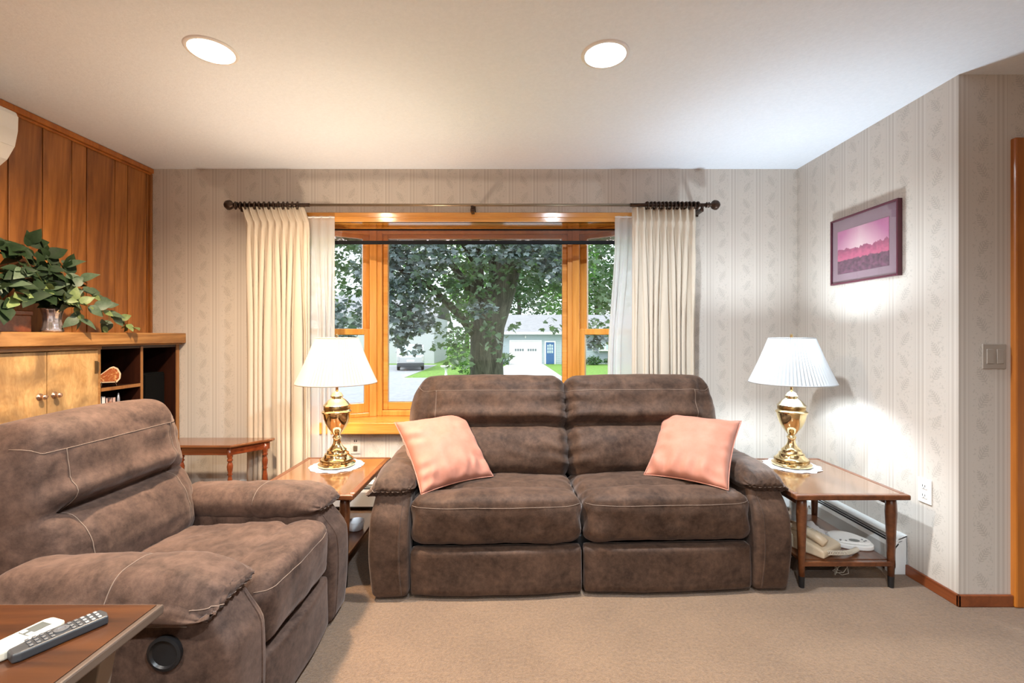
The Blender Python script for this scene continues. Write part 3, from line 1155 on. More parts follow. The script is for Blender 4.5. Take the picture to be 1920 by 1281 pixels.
def seat_cushion(root, cx, w, mat, seed, z0=0.245, z1=0.470, y0=0.0, y1=0.56):
    d, h = y1 - y0, z1 - z0

    def fn(p, n, q):
        s = q[0]
        top = sstep(-0.3, 0.9, q[2])
        # crease behind the front roll, slope down to the back, crown across
        p.z += (0.016 * (1 - s * s) - 0.02 * sstep(-0.2, 1.0, q[1]) - 0.016 * gauss(p.y - (-d / 2 + 0.165), 0.02)) * top
        p.z += (0.006 * gauss(p.y - (-d / 2 + 0.07), 0.06)) * top
        front = sstep(-0.6, -1.0, q[1])
        p.y -= front * (0.022 * (1 - s ** 4) * (0.6 + 0.4 * q[2]))
        p.y += front * 0.006 * gauss(p.z - (h / 2 - 0.032), 0.01)
        g = 0.008 * nz(p.x, p.y, p.z + seed, 6) + 0.0045 * nz(p.x, p.y * 1.7, p.z + seed, 17)
        g += 0.005 * math.exp(-(1 - abs(s)) / 0.12) * math.sin(60 * p.y + 40 * p.z)
        return p + n * g
    me = soft((w, d, h), 0.062, 0.0175, fn)
    o = link('seat_cushion', me, mat, root, (cx, (y0 + y1) / 2, (z0 + z1) / 2))
    seam('seam', o, [(lerp(-w / 2 + 0.01, w / 2 - 0.01, i / 120), 0, h / 2 - 0.034) for i in range(121)], (0, 1, 0))
    return o


def foot_panel(root, cx, w, mat, seed):
    def fn(p, n, q):
        p.y -= 0.02 * (1 - q[0] ** 2) * sstep(0.5, -1, q[1])
        p += n * (0.0035 * nz(p.x, p.y, p.z + seed, 8))
        return p
    me = soft((w, 0.07, 0.212), 0.014, 0.018, fn)
    return link('footrest_panel', me, mat, root, (cx, 0.045, 0.126))


def arm(root, cx, w, side, mat, seed, depth=0.86):
    def fp(p, n, q):
        # the upright arm panel leans out a little and rounds off at the upper front
        t = (q[2] + 1) / 2
        if q[1] < 0:
            p.y += 0.06 * sstep(0.72, 1.0, t) * sstep(0, -1, q[1])
            p.y -= 0.012 * math.sin(PI * t) * sstep(-0.5, -1, q[1])
        p.x += side * 0.018 * math.sin(PI * min(1, t * 1.05)) * sstep(-1, 1, q[0] * side)
        p += n * 0.003 * nz(p.x, p.y, p.z + seed, 8)
        return p
    me = soft((w, depth, 0.49), 0.028, 0.02, fp)
    o = link('arm_panel', me, mat, root, (cx, depth / 2, 0.258))
    xs = cx * 0 - side * (w / 2 - 0.03)
    seam('seam', o, [(xs + side * 0.012 * math.sin(3 * i / 60), 0, lerp(0.21, -0.225, i / 60)) for i in range(61)], (0, 1, 0), mat=mat, rad=0.003)
    seam('seam', o, [(0, lerp(-depth / 2 + 0.12, depth / 2 - 0.1, i / 20), -0.19 + 0.38) for i in range(21)], (-side, 0, 0))
    # padded top, overhanging outward, gathered at the front
    pl, pw, ph = 0.66, 0.235, 0.118

    def fa(p, n, q):
        t = (q[1] + 1) / 2                 # 0 at the front
        s = q[0]
        p.z += 0.014 * (1 - s * s) * sstep(-0.5, 1, q[2])
        p.z -= 0.032 * sstep(0.22, 0.0, t) * sstep(-0.6, 1, q[2])
        p.z += 0.018 * sstep(0.22, 0.0, t) * sstep(0.6, -1, q[2])
        p.z -= 0.028 * sstep(0.3, 1.0, s * side) * sstep(-1, 1, q[2])
        p.z -= 0.014 * sstep(0.3, 1.0, s * side)
        p.x *= 1 - 0.12 * sstep(0.5, 1.0, t)
        g = 0.008 * math.exp(-t / 0.10) * math.sin(9.5 * s * 3 + 2.0 * nz(s, 0, seed, 3) + 6 * q[2])
        g += 0.008 * nz(p.x, p.y, p.z + seed, 8) + 0.004 * nz(p.x, p.y, p.z + seed, 20)
        g -= 0.005 * gauss(t - 0.45, 0.012)
        return p + n * g
    me = soft((pw, pl, ph), 0.058, 0.0125, fa)
    o2 = link('arm_pad', me, mat, root, (cx + side * 0.012, 0.03 + pl / 2, 0.516))
    seam('seam', o2, [(lerp(-pw / 2 + 0.004, pw / 2 - 0.004, i / 24), (0.45 - 0.5) * pl, 0) for i in range(25)], (0, 0, -1))
    seam('seam', o2, [(lerp(-pw / 2 + 0.02, pw / 2 - 0.02, i / 80), 0, -0.012) for i in range(81)], (0, 1, 0), lift=0.0016)
    return o


def base_frame(root, w, depth):
    B().box(-w / 2, w / 2, 0.10, depth - 0.06, 0.02, 0.26).obj('base', 'black_plastic', root, bevel=0.01)


SOFA_W = 1.985
sofa = thing('reclining_loveseat', 'brown suede two seat reclining loveseat below the bay window', 'sofa', (0.335, 2.150, 0), math.radians(2.2))
aw = 0.168
sw = (SOFA_W - 2 * aw) / 2
base_frame(sofa, SOFA_W - 2 * aw, 0.9)
for k, side in enumerate((-1, 1)):
    arm(sofa, side * (SOFA_W / 2 - aw / 2), aw, side, 'brown_suede', 11 + k)
    seat_cushion(sofa, side * (sw / 2), sw - 0.008, 'brown_suede', 3 + 5 * k)
    foot_panel(sofa, side * (sw / 2), sw - 0.012, 'brown_suede', 20 + k)
    bw = 0.945
    seat_back(sofa, side * (bw / 2 - 0.012), bw, math.radians(19), 0.60, 0.690, 0.60, 0.24, [side * 0.30], 'brown_suede', 31 + k,
              (0.0, 1.0) if side < 0 else (1.0, 0.0), fold=0.50, crown=0.012)
B().box(-0.93, 0.93, 0.74, 0.88, 0.25, 0.80).obj('back_shell', 'brown_suede', sofa, bevel=0.05, seg=4)

CH_W = 0.85
chair = thing('recliner_chair', 'brown suede recliner chair facing right in front of built in cabinet', 'recliner', (-0.768, 1.668, 0), math.radians(90))
cs = CH_W - 2 * aw
base_frame(chair, cs, 0.9)
for k, side in enumerate((-1, 1)):
    arm(chair, side * (CH_W / 2 - aw / 2), aw, side, 'brown_suede_lit', 41 + k)
seat_cushion(chair, 0, cs - 0.006, 'brown_suede_lit', 51, y1=0.70)
foot_panel(chair, 0, cs - 0.01, 'brown_suede_lit', 52)
seat_back(chair, 0, 0.67, math.radians(12), 0.765, 0.662, 0.60, 0.25, [-0.215, 0.215], 'brown_suede_lit', 61, fold=0.50, crown=0.02)
B().box(-0.31, 0.31, 0.80, 0.95, 0.25, 0.80).obj('back_shell', 'brown_suede_lit', chair, bevel=0.05, seg=4)
# round recline release set in the near side
M = Matrix.Translation((-CH_W / 2 - 0.016, 0.17, 0.385)) @ Matrix.Rotation(-PI / 2, 4, 'Y')
o = B().lathe([(0.001, -0.02), (0.042, -0.02), (0.046, 0.0), (0.046, 0.006), (0.038, 0.008), (0.034, 0.002), (0.001, 0.001)], 28, M=M, cap=False).obj('release_cup', 'black_plastic', chair, smooth=True)
smooth_angle(o, 30)
o['label'] = 'round black recline release'


# throw pillows
def pillow(label, c, size, rx, ry, rz, seed):
    n = 34
    vs, fs = [], []
    for side in (1, -1):
        for i in range(n + 1):
            for j in range(n + 1):
                a, b_ = -1 + 2 * i / n, -1 + 2 * j / n
                e = max(0.0, (1 - a ** 2)) ** 0.45 * max(0.0, (1 - b_ ** 2)) ** 0.45
                x = a * (1 - 0.075 * (1 - b_ * b_) ** 1.0 * abs(a) ** 3)
                z = b_ * (1 - 0.075 * (1 - a * a) ** 1.0 * abs(b_) ** 3)
                th = 0.088 * e
                w = 0.012 * nz(a * 2.4, b_ * 2.4, seed + side) * e ** 0.5
                w += 0.009 * math.sin(16 * a + 3 * nz(a, b_, seed, 2)) * gauss(b_ + 0.8, 0.3) * (e ** 0.35)
                w += 0.009 * math.sin(16 * b_ + 3 * nz(a, b_, seed + 4, 2)) * gauss(a + 0.85, 0.3) * (e ** 0.35)
                w += 0.004 * math.sin(16 * b_ + 3 * nz(a, b_, seed + 9, 2)) * gauss(a - 0.85, 0.3) * (e ** 0.35)
                vs.append((x * size / 2, -side * (th + w), z * size / 2 + size / 2))
    m = (n + 1) * (n + 1)
    for s_ in range(2):
        for i in range(n):
            for j in range(n):
                a = s_ * m + i * (n + 1) + j
                q = (a, a + n + 1, a + n + 2, a + 1)
                fs.append(q if s_ == 0 else q[::-1])
    root = thing('throw_pillow', label, 'pillow', c, 0)
    root.rotation_mode = 'XYZ'
    root.rotation_euler = (rx, ry, rz)
    me = bpy.data.meshes.new('cover')
    me.from_pydata(vs, [], fs)
    bm = bmesh.new()
    bm.from_mesh(me)
    bmesh.ops.remove_doubles(bm, verts=bm.verts, dist=0.0004)
    bmesh.ops.recalc_face_normals(bm, faces=bm.faces)
    bm.to_mesh(me)
    bm.free()
    o = link('cover', me, 'peach_velvet', root, smooth=True)
    o.modifiers.new('sub', 'SUBSURF').levels = 1
    o.modifiers['sub'].render_levels = 1
    ed = []
    for k in range(4 * 24 + 1):
        t = (k % 96) / 24.0
        s_, f = int(t), t - int(t)
        a, b_ = [(-1 + 2 * f, -1), (1, -1 + 2 * f), (1 - 2 * f, 1), (-1, 1 - 2 * f)][s_]
        x = a * (1 - 0.075 * (1 - b_ * b_) * abs(a) ** 3)
        z = b_ * (1 - 0.075 * (1 - a * a) * abs(b_) ** 3)
        ed.append((x * size / 2, 0, z * size / 2 + size / 2))
    B().tube(ed, 0.0028, 6).obj('piping', 'peach_velvet', root, smooth=True)
    return root


pillow('peach square throw pillow leaning in the left corner of the loveseat', (-0.273, 2.312, 0.482), 0.425, math.radians(-45), math.radians(-1.0), math.radians(38), 2)
pillow('peach square throw pillow leaning in the right corner of the loveseat', (0.880, 2.345, 0.486), 0.425, math.radians(-47), math.radians(-0.5), math.radians(-37.6), 7)


# ------------------------------------------------------------------ end tables
def end_table(label, x0, x1, y0, y1, zt):
    cx, cy = (x0 + x1) / 2, (y0 + y1) / 2
    hw, hd = (x1 - x0) / 2, (y1 - y0) / 2
    root = thing('end_table', label, 'end table', (cx, cy, 0), 0)
    # top: an inset panel within a raised moulded rim
    B().box(-hw + 0.03, hw - 0.03, -hd + 0.03, hd - 0.03, zt - 0.022, zt - 0.002).obj('top_panel', 'walnut_top', root)
    r = B()
    r.box(-hw, hw, -hd, -hd + 0.032, zt - 0.026, zt)
    r.box(-hw, hw, hd - 0.032, hd, zt - 0.026, zt)
    r.box(-hw, -hw + 0.032, -hd + 0.032, hd - 0.032, zt - 0.026, zt)
    r.box(hw - 0.032, hw, -hd + 0.032, hd - 0.032, zt - 0.026, zt)
    r.obj('top_rim', 'walnut_table', root, bevel=0.006)
    for sx in (-1, 1):
        B().box(sx * (hw - 0.055) - 0.009, sx * (hw - 0.055) + 0.009, -hd + 0.06, hd - 0.06, zt - 0.068, zt - 0.026).obj('apron', 'walnut_table', root, bevel=0.002)
        for sy in (-1, 1):
            lx, ly = sx * (hw - 0.058), sy * (hd - 0.05)
            leg = B().lathe([(0.0115, 0.0), (0.0135, 0.055), (0.0140, 0.0551), (0.017, 0.16), (0.021, 0.28), (0.0255, zt - 0.10), (0.0235, zt - 0.06), (0.021, zt - 0.026)], 16, (lx, ly, 0)).obj('leg', 'walnut_table', root, smooth=True)
            B().lathe([(0.0121, 0.0), (0.0142, 0.056)], 16, (lx, ly, 0)).obj('ferrule', 'black_plastic', leg, smooth=False)
    B().box(-hw + 0.06, hw - 0.06, -hd + 0.06, hd - 0.06, 0.118, 0.134).box(-hw + 0.05, hw - 0.05, -hd + 0.035, -hd + 0.06, 0.108, 0.130).box(-hw + 0.05, hw - 0.05, hd - 0.06, hd - 0.035, 0.108, 0.130).obj('lower_shelf', 'walnut_table', root, bevel=0.003)
    return root


TZ = 0.470
end_table('walnut end table left of the loveseat with glossy top and brass lamp', -1.300, -0.772, 2.195, 2.885, TZ)
end_table('walnut end table right of the loveseat with phone on lower shelf', 1.365, 1.922, 2.195, 2.865, TZ)


def table_lamp(label, x, y, shade_mat, watts, color, bulb):
    root = thing('table_lamp', label, 'table lamp', (x, y, TZ + 0.004))
    k = 1.0 / 316.0
    base = [(0.100, 0.0), (0.106, 0.004), (0.106, 0.012), (0.100, 0.016), (0.092, 0.020), (0.090, 0.040), (0.082, 0.044), (0.076, 0.052), (0.070, 0.058), (0.068, 0.070), (0.060, 0.074)]
    neck = [(0.060, 0.074), (0.055, 0.080), (0.054, 0.092), (0.046, 0.097), (0.040, 0.104), (0.030, 0.116), (0.023, 0.130), (0.020, 0.146), (0.022, 0.158), (0.027, 0.165), (0.022, 0.172), (0.018, 0.178), (0.024, 0.186)]
    urn = [(0.024, 0.186), (0.034, 0.200), (0.050, 0.222), (0.064, 0.248), (0.074, 0.278), (0.078, 0.300), (0.079, 0.308), (0.085, 0.311), (0.085, 0.318), (0.078, 0.322), (0.072, 0.330), (0.071, 0.346)]
    lid = [(0.071, 0.346), (0.077, 0.349), (0.077, 0.356), (0.070, 0.360), (0.064, 0.370), (0.050, 0.384), (0.036, 0.394), (0.030, 0.400), (0.036, 0.405), (0.036, 0.411), (0.030, 0.416), (0.026, 0.426), (0.014, 0.434), (0.008, 0.438)]
    for nm, pr, mt in (('foot', base, 'lamp_brass'), ('stem', neck, 'lamp_brass'), ('urn', urn, 'lamp_brass'), ('lid', lid, 'lamp_brass_pale')):
        pr = [(r_ * 1.0, z) for r_, z in pr]
        o = B().lathe(pr, 48, cap=True).obj(nm, mt, root)
        smooth_angle(o, 50)
    B().lathe([(0.0725, 0.329), (0.0735, 0.332), (0.0735, 0.344), (0.0725, 0.347)], 48, cap=False, warp=lambda a, z: 1 + 0.012 * math.cos(24 * a)).obj('pierced_band', 'aged_brass', root, smooth=True)
    B().lathe([(0.0905, 0.022), (0.0918, 0.024), (0.0918, 0.037), (0.0905, 0.039)], 48, cap=False, warp=lambda a, z: 1 + 0.01 * math.cos(24 * a)).obj('pierced_band', 'aged_brass', root, smooth=True)
    B().tube([(0, 0, 0.435), (0, 0, 0.50)], 0.008, 10).tube([(0, 0, 0.50), (0, 0, 0.545)], 0.017, 12).obj('socket', 'lamp_brass', root, smooth=True)
    ha = [(0.055 * math.sin(PI * i / 20) ** 0.7 * (1), 0, 0.51 + 0.24 * i / 20) for i in range(21)]
    hb = [(-p[0], 0, p[2]) for p in ha]
    B().tube(ha, 0.002, 6).tube(hb, 0.002, 6).obj('harp', 'lamp_brass', root, smooth=True)
    B().lathe([(0.001, 0.75), (0.012, 0.75), (0.006, 0.757), (0.009, 0.765), (0.006, 0.775), (0.001, 0.778)], 12, cap=False).obj('finial', 'lamp_brass', root, smooth=True)
    B().sphere((0, 0, 0.62), 0.032, 16, 10, (1, 1, 1.15)).obj('bulb', bulb, root, smooth=True)
    # pleated shade, open at both ends
    NP = 72
    z0, z1, r0, r1 = 0.488, 0.752, 0.226, 0.118
    vs, fs = [], []
    NZ = 8
    for j in range(NZ + 1):
        t = j / NZ
        for i in range(NP * 4):
            a = 2 * PI * i / (NP * 4)
            tri = abs(((i % 4) / 4.0) * 2 - 1) * 2 - 1
            r_ = lerp(r0, r1, t) + 0.0045 * tri - 0.004 * math.sin(PI * t)
            vs.append((r_ * math.cos(a), r_ * math.sin(a), lerp(z0, z1, t)))
    m = NP * 4
    for j in range(NZ):
        for i in range(m):
            fs.append((j * m + i, j * m + (i + 1) % m, (j + 1) * m + (i + 1) % m, (j + 1) * m + i))
    sh = B().add(vs, fs).obj('lamp_shade', shade_mat, root)
    B().torus((0, 0, z0), r0, 0.0045, 'Z', 72, 6).obj('shade_trim', shade_mat, sh, smooth=True)
    B().torus((0, 0, z1), r1, 0.004, 'Z', 60, 6).obj('shade_trim', shade_mat, sh, smooth=True)
    sp = B()
    for a in (0, 2 * PI / 3, 4 * PI / 3):
        sp.tube([(0, 0, 0.75), (r1 * math.cos(a), r1 * math.sin(a), z1)], 0.0018, 5)
    sp.obj('spider', 'lamp_brass', sh)
    l = bpy.data.lights.new('lamp_light', 'POINT')
    l.energy = watts
    l.color = color
    l.shadow_soft_size = 0.07
    lo = bpy.data.objects.new('lamp_light', l)
    COL.objects.link(lo)
    lo.parent = root
    lo.location = (0, 0, 0.655)
    return root


LLX, LLY = -1.045, 2.70
LRX, LRY = 1.652, 2.70
table_lamp('brass urn table lamp with lit pleated shade on the left end table', LLX, LLY, 'pleated_shade_warm', LAMP_L_W, (1.0, 0.80, 0.60), 'warm_bulb_glow')
table_lamp('brass urn table lamp with lit pleated shade on the right end table', LRX, LRY, 'pleated_shade_white', LAMP_R_W, (0.80, 0.92, 1.0), 'bulb_glow')


def doily(label, x, y, z, r, seed):
    n = 96
    vs = [(0, 0, 0.0015)]
    for k in range(1, 5):
        for i in range(n):
            a = 2 * PI * i / n
            rr = r * k / 4 * (1 + (0.07 * abs(math.sin(6 * a)) + 0.02 * math.sin(24 * a)) * (k == 4))
            vs.append((rr * math.cos(a), rr * math.sin(a), 0.0015 + 0.0015 * math.sin(9 * a + k) * (k > 2)))
    fs = [(0, 1 + i, 1 + (i + 1) % n) for i in range(n)]
    for k in range(3):
        for i in range(n):
            p, q = 1 + k * n + i, 1 + k * n + (i + 1) % n
            fs.append((p, p + n, q + n, q))
    o = B().add(vs, fs).obj('lace_doily', 'lace_white', None, (x, y, z), smooth=True)
    o.modifiers.new('thickness', 'SOLIDIFY').thickness = 0.0015
    return tag(o, label, 'doily')


doily('white scalloped lace doily under the left brass lamp', LLX, LLY, TZ - 0.0005, 0.145, 1)
doily('white scalloped lace doily under the right brass lamp', LRX, LRY, TZ - 0.0005, 0.145, 2)

# ------------------------------------------------------------------ demilune table
dm = thing('demilune_table', 'small mahogany canted front side table with turned legs against wallpaper', 'side table', (-1.965, 3.0, 0))
ZT = 0.546


def cant(hw, front, inset, back):
    return [(-hw, back), (-hw, back - 0.03), (-front, -inset), (front, -inset), (hw, back - 0.03), (hw, back)][::-1]


def canted(o, a):
    return [(-0.345 + a, 0.10 - a), (-0.345 + a, 0.06), (-0.30 + a, 0.02), (-0.18 + a * 0.4, -0.125 + a), (0.18 - a * 0.4, -0.125 + a), (0.30 - a, 0.02), (0.345 - a, 0.06), (0.345 - a, 0.10 - a)]


B().prism(canted(0, 0), ZT - 0.018, ZT).obj('top', 'mahogany_top', dm, bevel=0.006, seg=3)
B().prism(canted(0, 0.022), ZT - 0.068, ZT - 0.018).obj('apron', 'mahogany', dm, bevel=0.003)
lp = [(0.009, 0.0), (0.013, 0.02), (0.010, 0.05), (0.016, 0.12), (0.0185, 0.24), (0.016, 0.30), (0.0115, 0.335), (0.010, 0.345), (0.0165, 0.352), (0.011, 0.36), (0.0165, 0.385), (0.018, 0.405), (0.013, 0.425), (0.010, 0.432), (0.0165, 0.440), (0.0165, 0.448), (0.012, 0.455), (0.017, 0.465), (0.017, ZT - 0.02)]
for (x, y) in ((-0.155, -0.09), (0.155, -0.09), (-0.30, 0.055), (0.30, 0.055)):
    B().lathe(lp, 18, (x, y, 0)).obj('leg', 'mahogany', dm, smooth=True)

# ------------------------------------------------------------------ built-in cabinet and mantel
XF = -2.402
cab = thing('built_in_cabinet', 'built in cabinet with burled doors and dark open shelves along plank wall', 'cabinet', (XF, 2.4, 0))
OF = Vector((XF, 2.4, 0))


def cobj(b, name, mat, bevel=0.0, parent=None, smooth=False):
    b.v = [p - OF for p in b.v]
    return b.obj(name, mat, parent or cab, bevel=bevel, smooth=smooth)


XBK = XL - 0.299
ye = [1.52, 1.74, 2.04, 2.34, 2.642, 2.940, 3.262]
cobj(B().box(XBK, XBK + 0.012, 1.52, 3.262, 0.0, 1.186), 'back_board', 'shaded_cabinet_wood')
cobj(B().box(XBK, XF, 1.52, 3.262, 0.0, 0.08), 'plinth', 'shaded_cabinet_wood', 0.003)
cobj(B().box(XBK + 0.012, XF, 1.52, 3.262, 0.60, 0.625), 'bottom_board', 'shaded_cabinet_wood', 0.002)
cobj(B().box(XBK + 0.012, XF, 2.655, 3.262, 1.160, 1.186), 'top_board', 'shaded_cabinet_wood', 0.002)
cobj(B().box(XBK + 0.012, XF, 2.630, 2.652, 0.08, 1.186), 'upright_board', 'mantel_wood', 0.002)
cobj(B().box(XBK + 0.012, XF, 2.932, 2.950, 0.08, 1.186).box(XF - 0.004, XF + 0.001, 2.931, 2.951, 0.08, 1.186), 'upright_board', 'shaded_cabinet_wood', 0.001)
cobj(B().box(XF, XF + 0.004, 2.932, 2.950, 0.60, 1.17), 'edge_strip', 'shelf_edge_wood')
cobj(B().box(XBK + 0.012, XF, 3.240, 3.262, 0.0, 1.186), 'end_board', 'shaded_cabinet_wood', 0.002)
cobj(B().box(XF, XF + 0.004, 3.240, 3.270, 0.0, 1.18), 'edge_strip', 'shelf_edge_wood')
cobj(B().box(XBK + 0.012, XF, 2.652, 2.932, 0.918, 0.930), 'shelf', 'shaded_cabinet_wood')
cobj(B().box(XF - 0.001, XF + 0.003, 2.652, 2.932, 0.914, 0.934), 'edge_strip', 'shelf_edge_wood')
cobj(B().box(XF - 0.02, XF + 0.006, 1.52, 2.652, 1.160, 1.188), 'top_rail', 'mantel_wood', 0.002)
for i in range(4):
    y0, y1 = ye[i] + 0.002, ye[i + 1] - 0.002
    if i == 3:
        y1 = 2.628
    d = cobj(B().box(XF - 0.014, XF + 0.006, y0, y1, 0.09, 1.156), 'cabinet_door', 'burled_birch_door', 0.002)
    ky = y1 - 0.035 if i % 2 == 0 else y0 + 0.035
    M = Matrix.Translation((XF + 0.006, ky, 0.93)) @ Matrix.Rotation(PI / 2, 4, 'Y')
    kb = B().lathe([(0.018, 0.0), (0.018, 0.002), (0.006, 0.004), (0.005, 0.016), (0.011, 0.02), (0.014, 0.027), (0.011, 0.034), (0.001, 0.037)], 18, M=M)
    cobj(kb, 'knob', 'copper_knob', parent=d, smooth=True)
    hy = y0 if i % 2 == 0 else y1
    for hz in (1.06, 0.3):
        hb_ = B().box(XF + 0.006, XF + 0.009, hy - 0.022, hy - 0.004, hz - 0.035, hz + 0.035).tube([(XF + 0.010, hy - 0.002, hz - 0.028), (XF + 0.010, hy - 0.002, hz + 0.028)], 0.004, 8)
        cobj(hb_, 'hinge', 'pewter_hinge', parent=d)
mant = B().box(XL + 0.001 - 0.0, -2.352, 1.48, 3.275, 1.188, 1.258).box(XL + 0.001, -2.375, 1.5, 3.27, 1.178, 1.188)
mo = mant.obj('mantel_shelf', 'mantel_wood', bevel=0.005)
tag(mo, 'thick brown wood mantel shelf above the burled cabinet doors', 'mantel')

# agate slice on a wire easel
ag = thing('agate_slice', 'orange agate slice with pale rim on wire easel in open shelf', 'ornament', (-2.455, 2.762, 0.930), math.radians(-40))
ag.scale = (1.28, 1.28, 1.28)
ap = [(-0.045, 0.022), (-0.035, 0.012), (0.03, 0.010), (0.043, 0.028), (0.045, 0.052), (0.034, 0.078), (0.018, 0.088), (0.005, 0.083), (-0.02, 0.060), (-0.043, 0.040)]
MA = Matrix(((0, 0, 1, 0), (1, 0, 0, 0), (0, 1, 0, 0.008), (0, 0, 0, 1)))
B().prism(ap, -0.005, 0.003, MA).obj('rim', 'agate_rim', ag, bevel=0.001)
B().prism([(x * 0.86, 0.048 + (z - 0.048) * 0.84) for x, z in ap], 0.0, 0.0042, MA).obj('face', 'agate_face', ag)
B().tube([(-0.03, -0.03, 0.0), (0.0, -0.025, 0.03), (0.006, -0.025, 0.014), (0.016, -0.028, 0.0)], 0.0016, 6).tube([(-0.03, 0.03, 0.0), (0.0, 0.025, 0.03), (0.006, 0.025, 0.014), (0.016, 0.028, 0.0)], 0.0016, 6).obj('easel', 'bronze_rod', ag, smooth=True)
# books and figurine in the lower open shelf
for (y, w_, h_, mt, lb) in ((2.672, 0.026, 0.25, 'book_white', 'white spined book nearest the burled door in open shelf'), (2.700, 0.024, 0.252, 'book_white', 'second white spined book standing in open shelf'),
                            (2.722, 0.014, 0.24, 'book_pink', 'thin pale pink book beside the white books in shelf'), (2.744, 0.026, 0.215, 'book_rust', 'rust brown book standing in open shelf'), (2.772, 0.022, 0.238, 'book_pink', 'pale pink book at the end of the shelf row')):
    r = thing('book', lb, 'book', (-2.45, y, 0.625))
    B().box(-0.15, 0.02, -w_ / 2, -w_ / 2 + 0.002, 0, h_).box(-0.15, 0.02, w_ / 2 - 0.002, w_ / 2, 0, h_).box(0.018, 0.02, -w_ / 2, w_ / 2, 0, h_).obj('cover', mt, r)
    B().box(-0.147, 0.0175, -w_ / 2 + 0.0022, w_ / 2 - 0.0022, 0.003, h_ - 0.003).obj('pages', 'book_white', r)
fg = B().lathe([(0.018, 0.0), (0.018, 0.012), (0.008, 0.018), (0.010, 0.08), (0.018, 0.14), (0.014, 0.185), (0.006, 0.20), (0.010, 0.215), (0.009, 0.232), (0.004, 0.262), (0.001, 0.265)], 16, warp=lambda a, z: 1 + 0.25 * math.cos(2 * a + 9 * z)).obj('figurine', 'figure_silver', None, (-2.43, 2.802, 0.625), smooth=True)
tag(fg, 'slender silver figurine beside the books in open shelf', 'figurine')
spk = thing('loudspeaker', 'black loudspeaker box in the dark open cabinet compartment', 'speaker', (-2.55, 3.13, 0.625))
B().box(-0.11, 0.08, -0.09, 0.09, 0, 0.36).obj('body', 'speaker_black', spk, bevel=0.004)
B().box(0.08, 0.09, -0.083, 0.083, 0.008, 0.352).obj('grille', 'speaker_black', spk, bevel=0.004)

# low wooden box on the mantel behind the leaves
wb = thing('wooden_box', 'low brown wooden box on mantel behind the trailing leaves', 'box', (-2.50, 2.235, 1.258))
B().box(-0.07, 0.03, -0.16, 0.10, 0, 0.085).obj('body', 'mahogany', wb, bevel=0.003)
B().box(-0.075, 0.035, -0.165, 0.105, 0.085, 0.11).obj('lid', 'mahogany', wb, bevel=0.004)

# ------------------------------------------------------------------ vase of leaves
VX, VY, VZ = -2.455, 2.425, 1.258
vase = thing('vase', 'ribbed silver glass vase holding trailing leaves on mantel', 'vase', (VX, VY, VZ))
B().lathe([(0.034, 0.0), (0.045, 0.004), (0.046, 0.012), (0.040, 0.03), (0.036, 0.06), (0.038, 0.09), (0.045, 0.118), (0.048, 0.128), (0.044, 0.128), (0.034, 0.09), (0.032, 0.06), (0.036, 0.02), (0.001, 0.015)], 40, cap=False,
          warp=lambda a, z: 1 + 0.025 * math.cos(10 * a)).obj('body', 'silver_glass', vase, smooth=True)

random.seed(21)
plant = thing('leafy_spray', 'spray of dark green and pale variegated leaves trailing over mantel', 'plant', (VX, VY, VZ + 0.06))


def leaf_mesh(name, mat, ln, wd, curl):
    rows = 6
    vs, fs = [], []
    for i in range(rows + 1):
        t = i / rows
        w_ = wd * math.sin(PI * (0.04 + 0.96 * t) ** 0.72) * (1 - 0.15 * t)
        z = -curl * t * t * ln
        for s_ in (-1, 0, 1):
            vs.append((s_ * w_ / 2, t * ln, z + (0.12 * w_ if s_ else 0)))
    for i in range(rows):
        for j in range(2):
            a = i * 3 + j
            fs.append((a, a + 1, a + 4, a + 3))
    me = bpy.data.meshes.new(name)
    me.from_pydata(vs, [], fs)
    me.materials.append(MATS[mat])
    for p in me.polygons:
        p.use_smooth = True
    return me


LM = {'d': [leaf_mesh('leaf_dark', 'house_leaf_dark', 0.080, 0.062, 0.3), leaf_mesh('leaf_dark_small', 'house_leaf_dark', 0.062, 0.048, 0.15)],
      's': [leaf_mesh('leaf_sage', 'house_leaf_sage', 0.075, 0.052, 0.25)],
      'p': [leaf_mesh('leaf_pale', 'house_leaf_pale', 0.066, 0.046, 0.2), leaf_mesh('leaf_pale_small', 'house_leaf_pale', 0.05, 0.036, 0.2)]}


def orient(d, up):
    d = d.normalized()
    x = d.cross(up)
    if x.length < 1e-4:
        x = d.orthogonal()
    x.normalize()
    z = x.cross(d).normalized()
    return Matrix((x, d, z)).transposed().to_4x4()


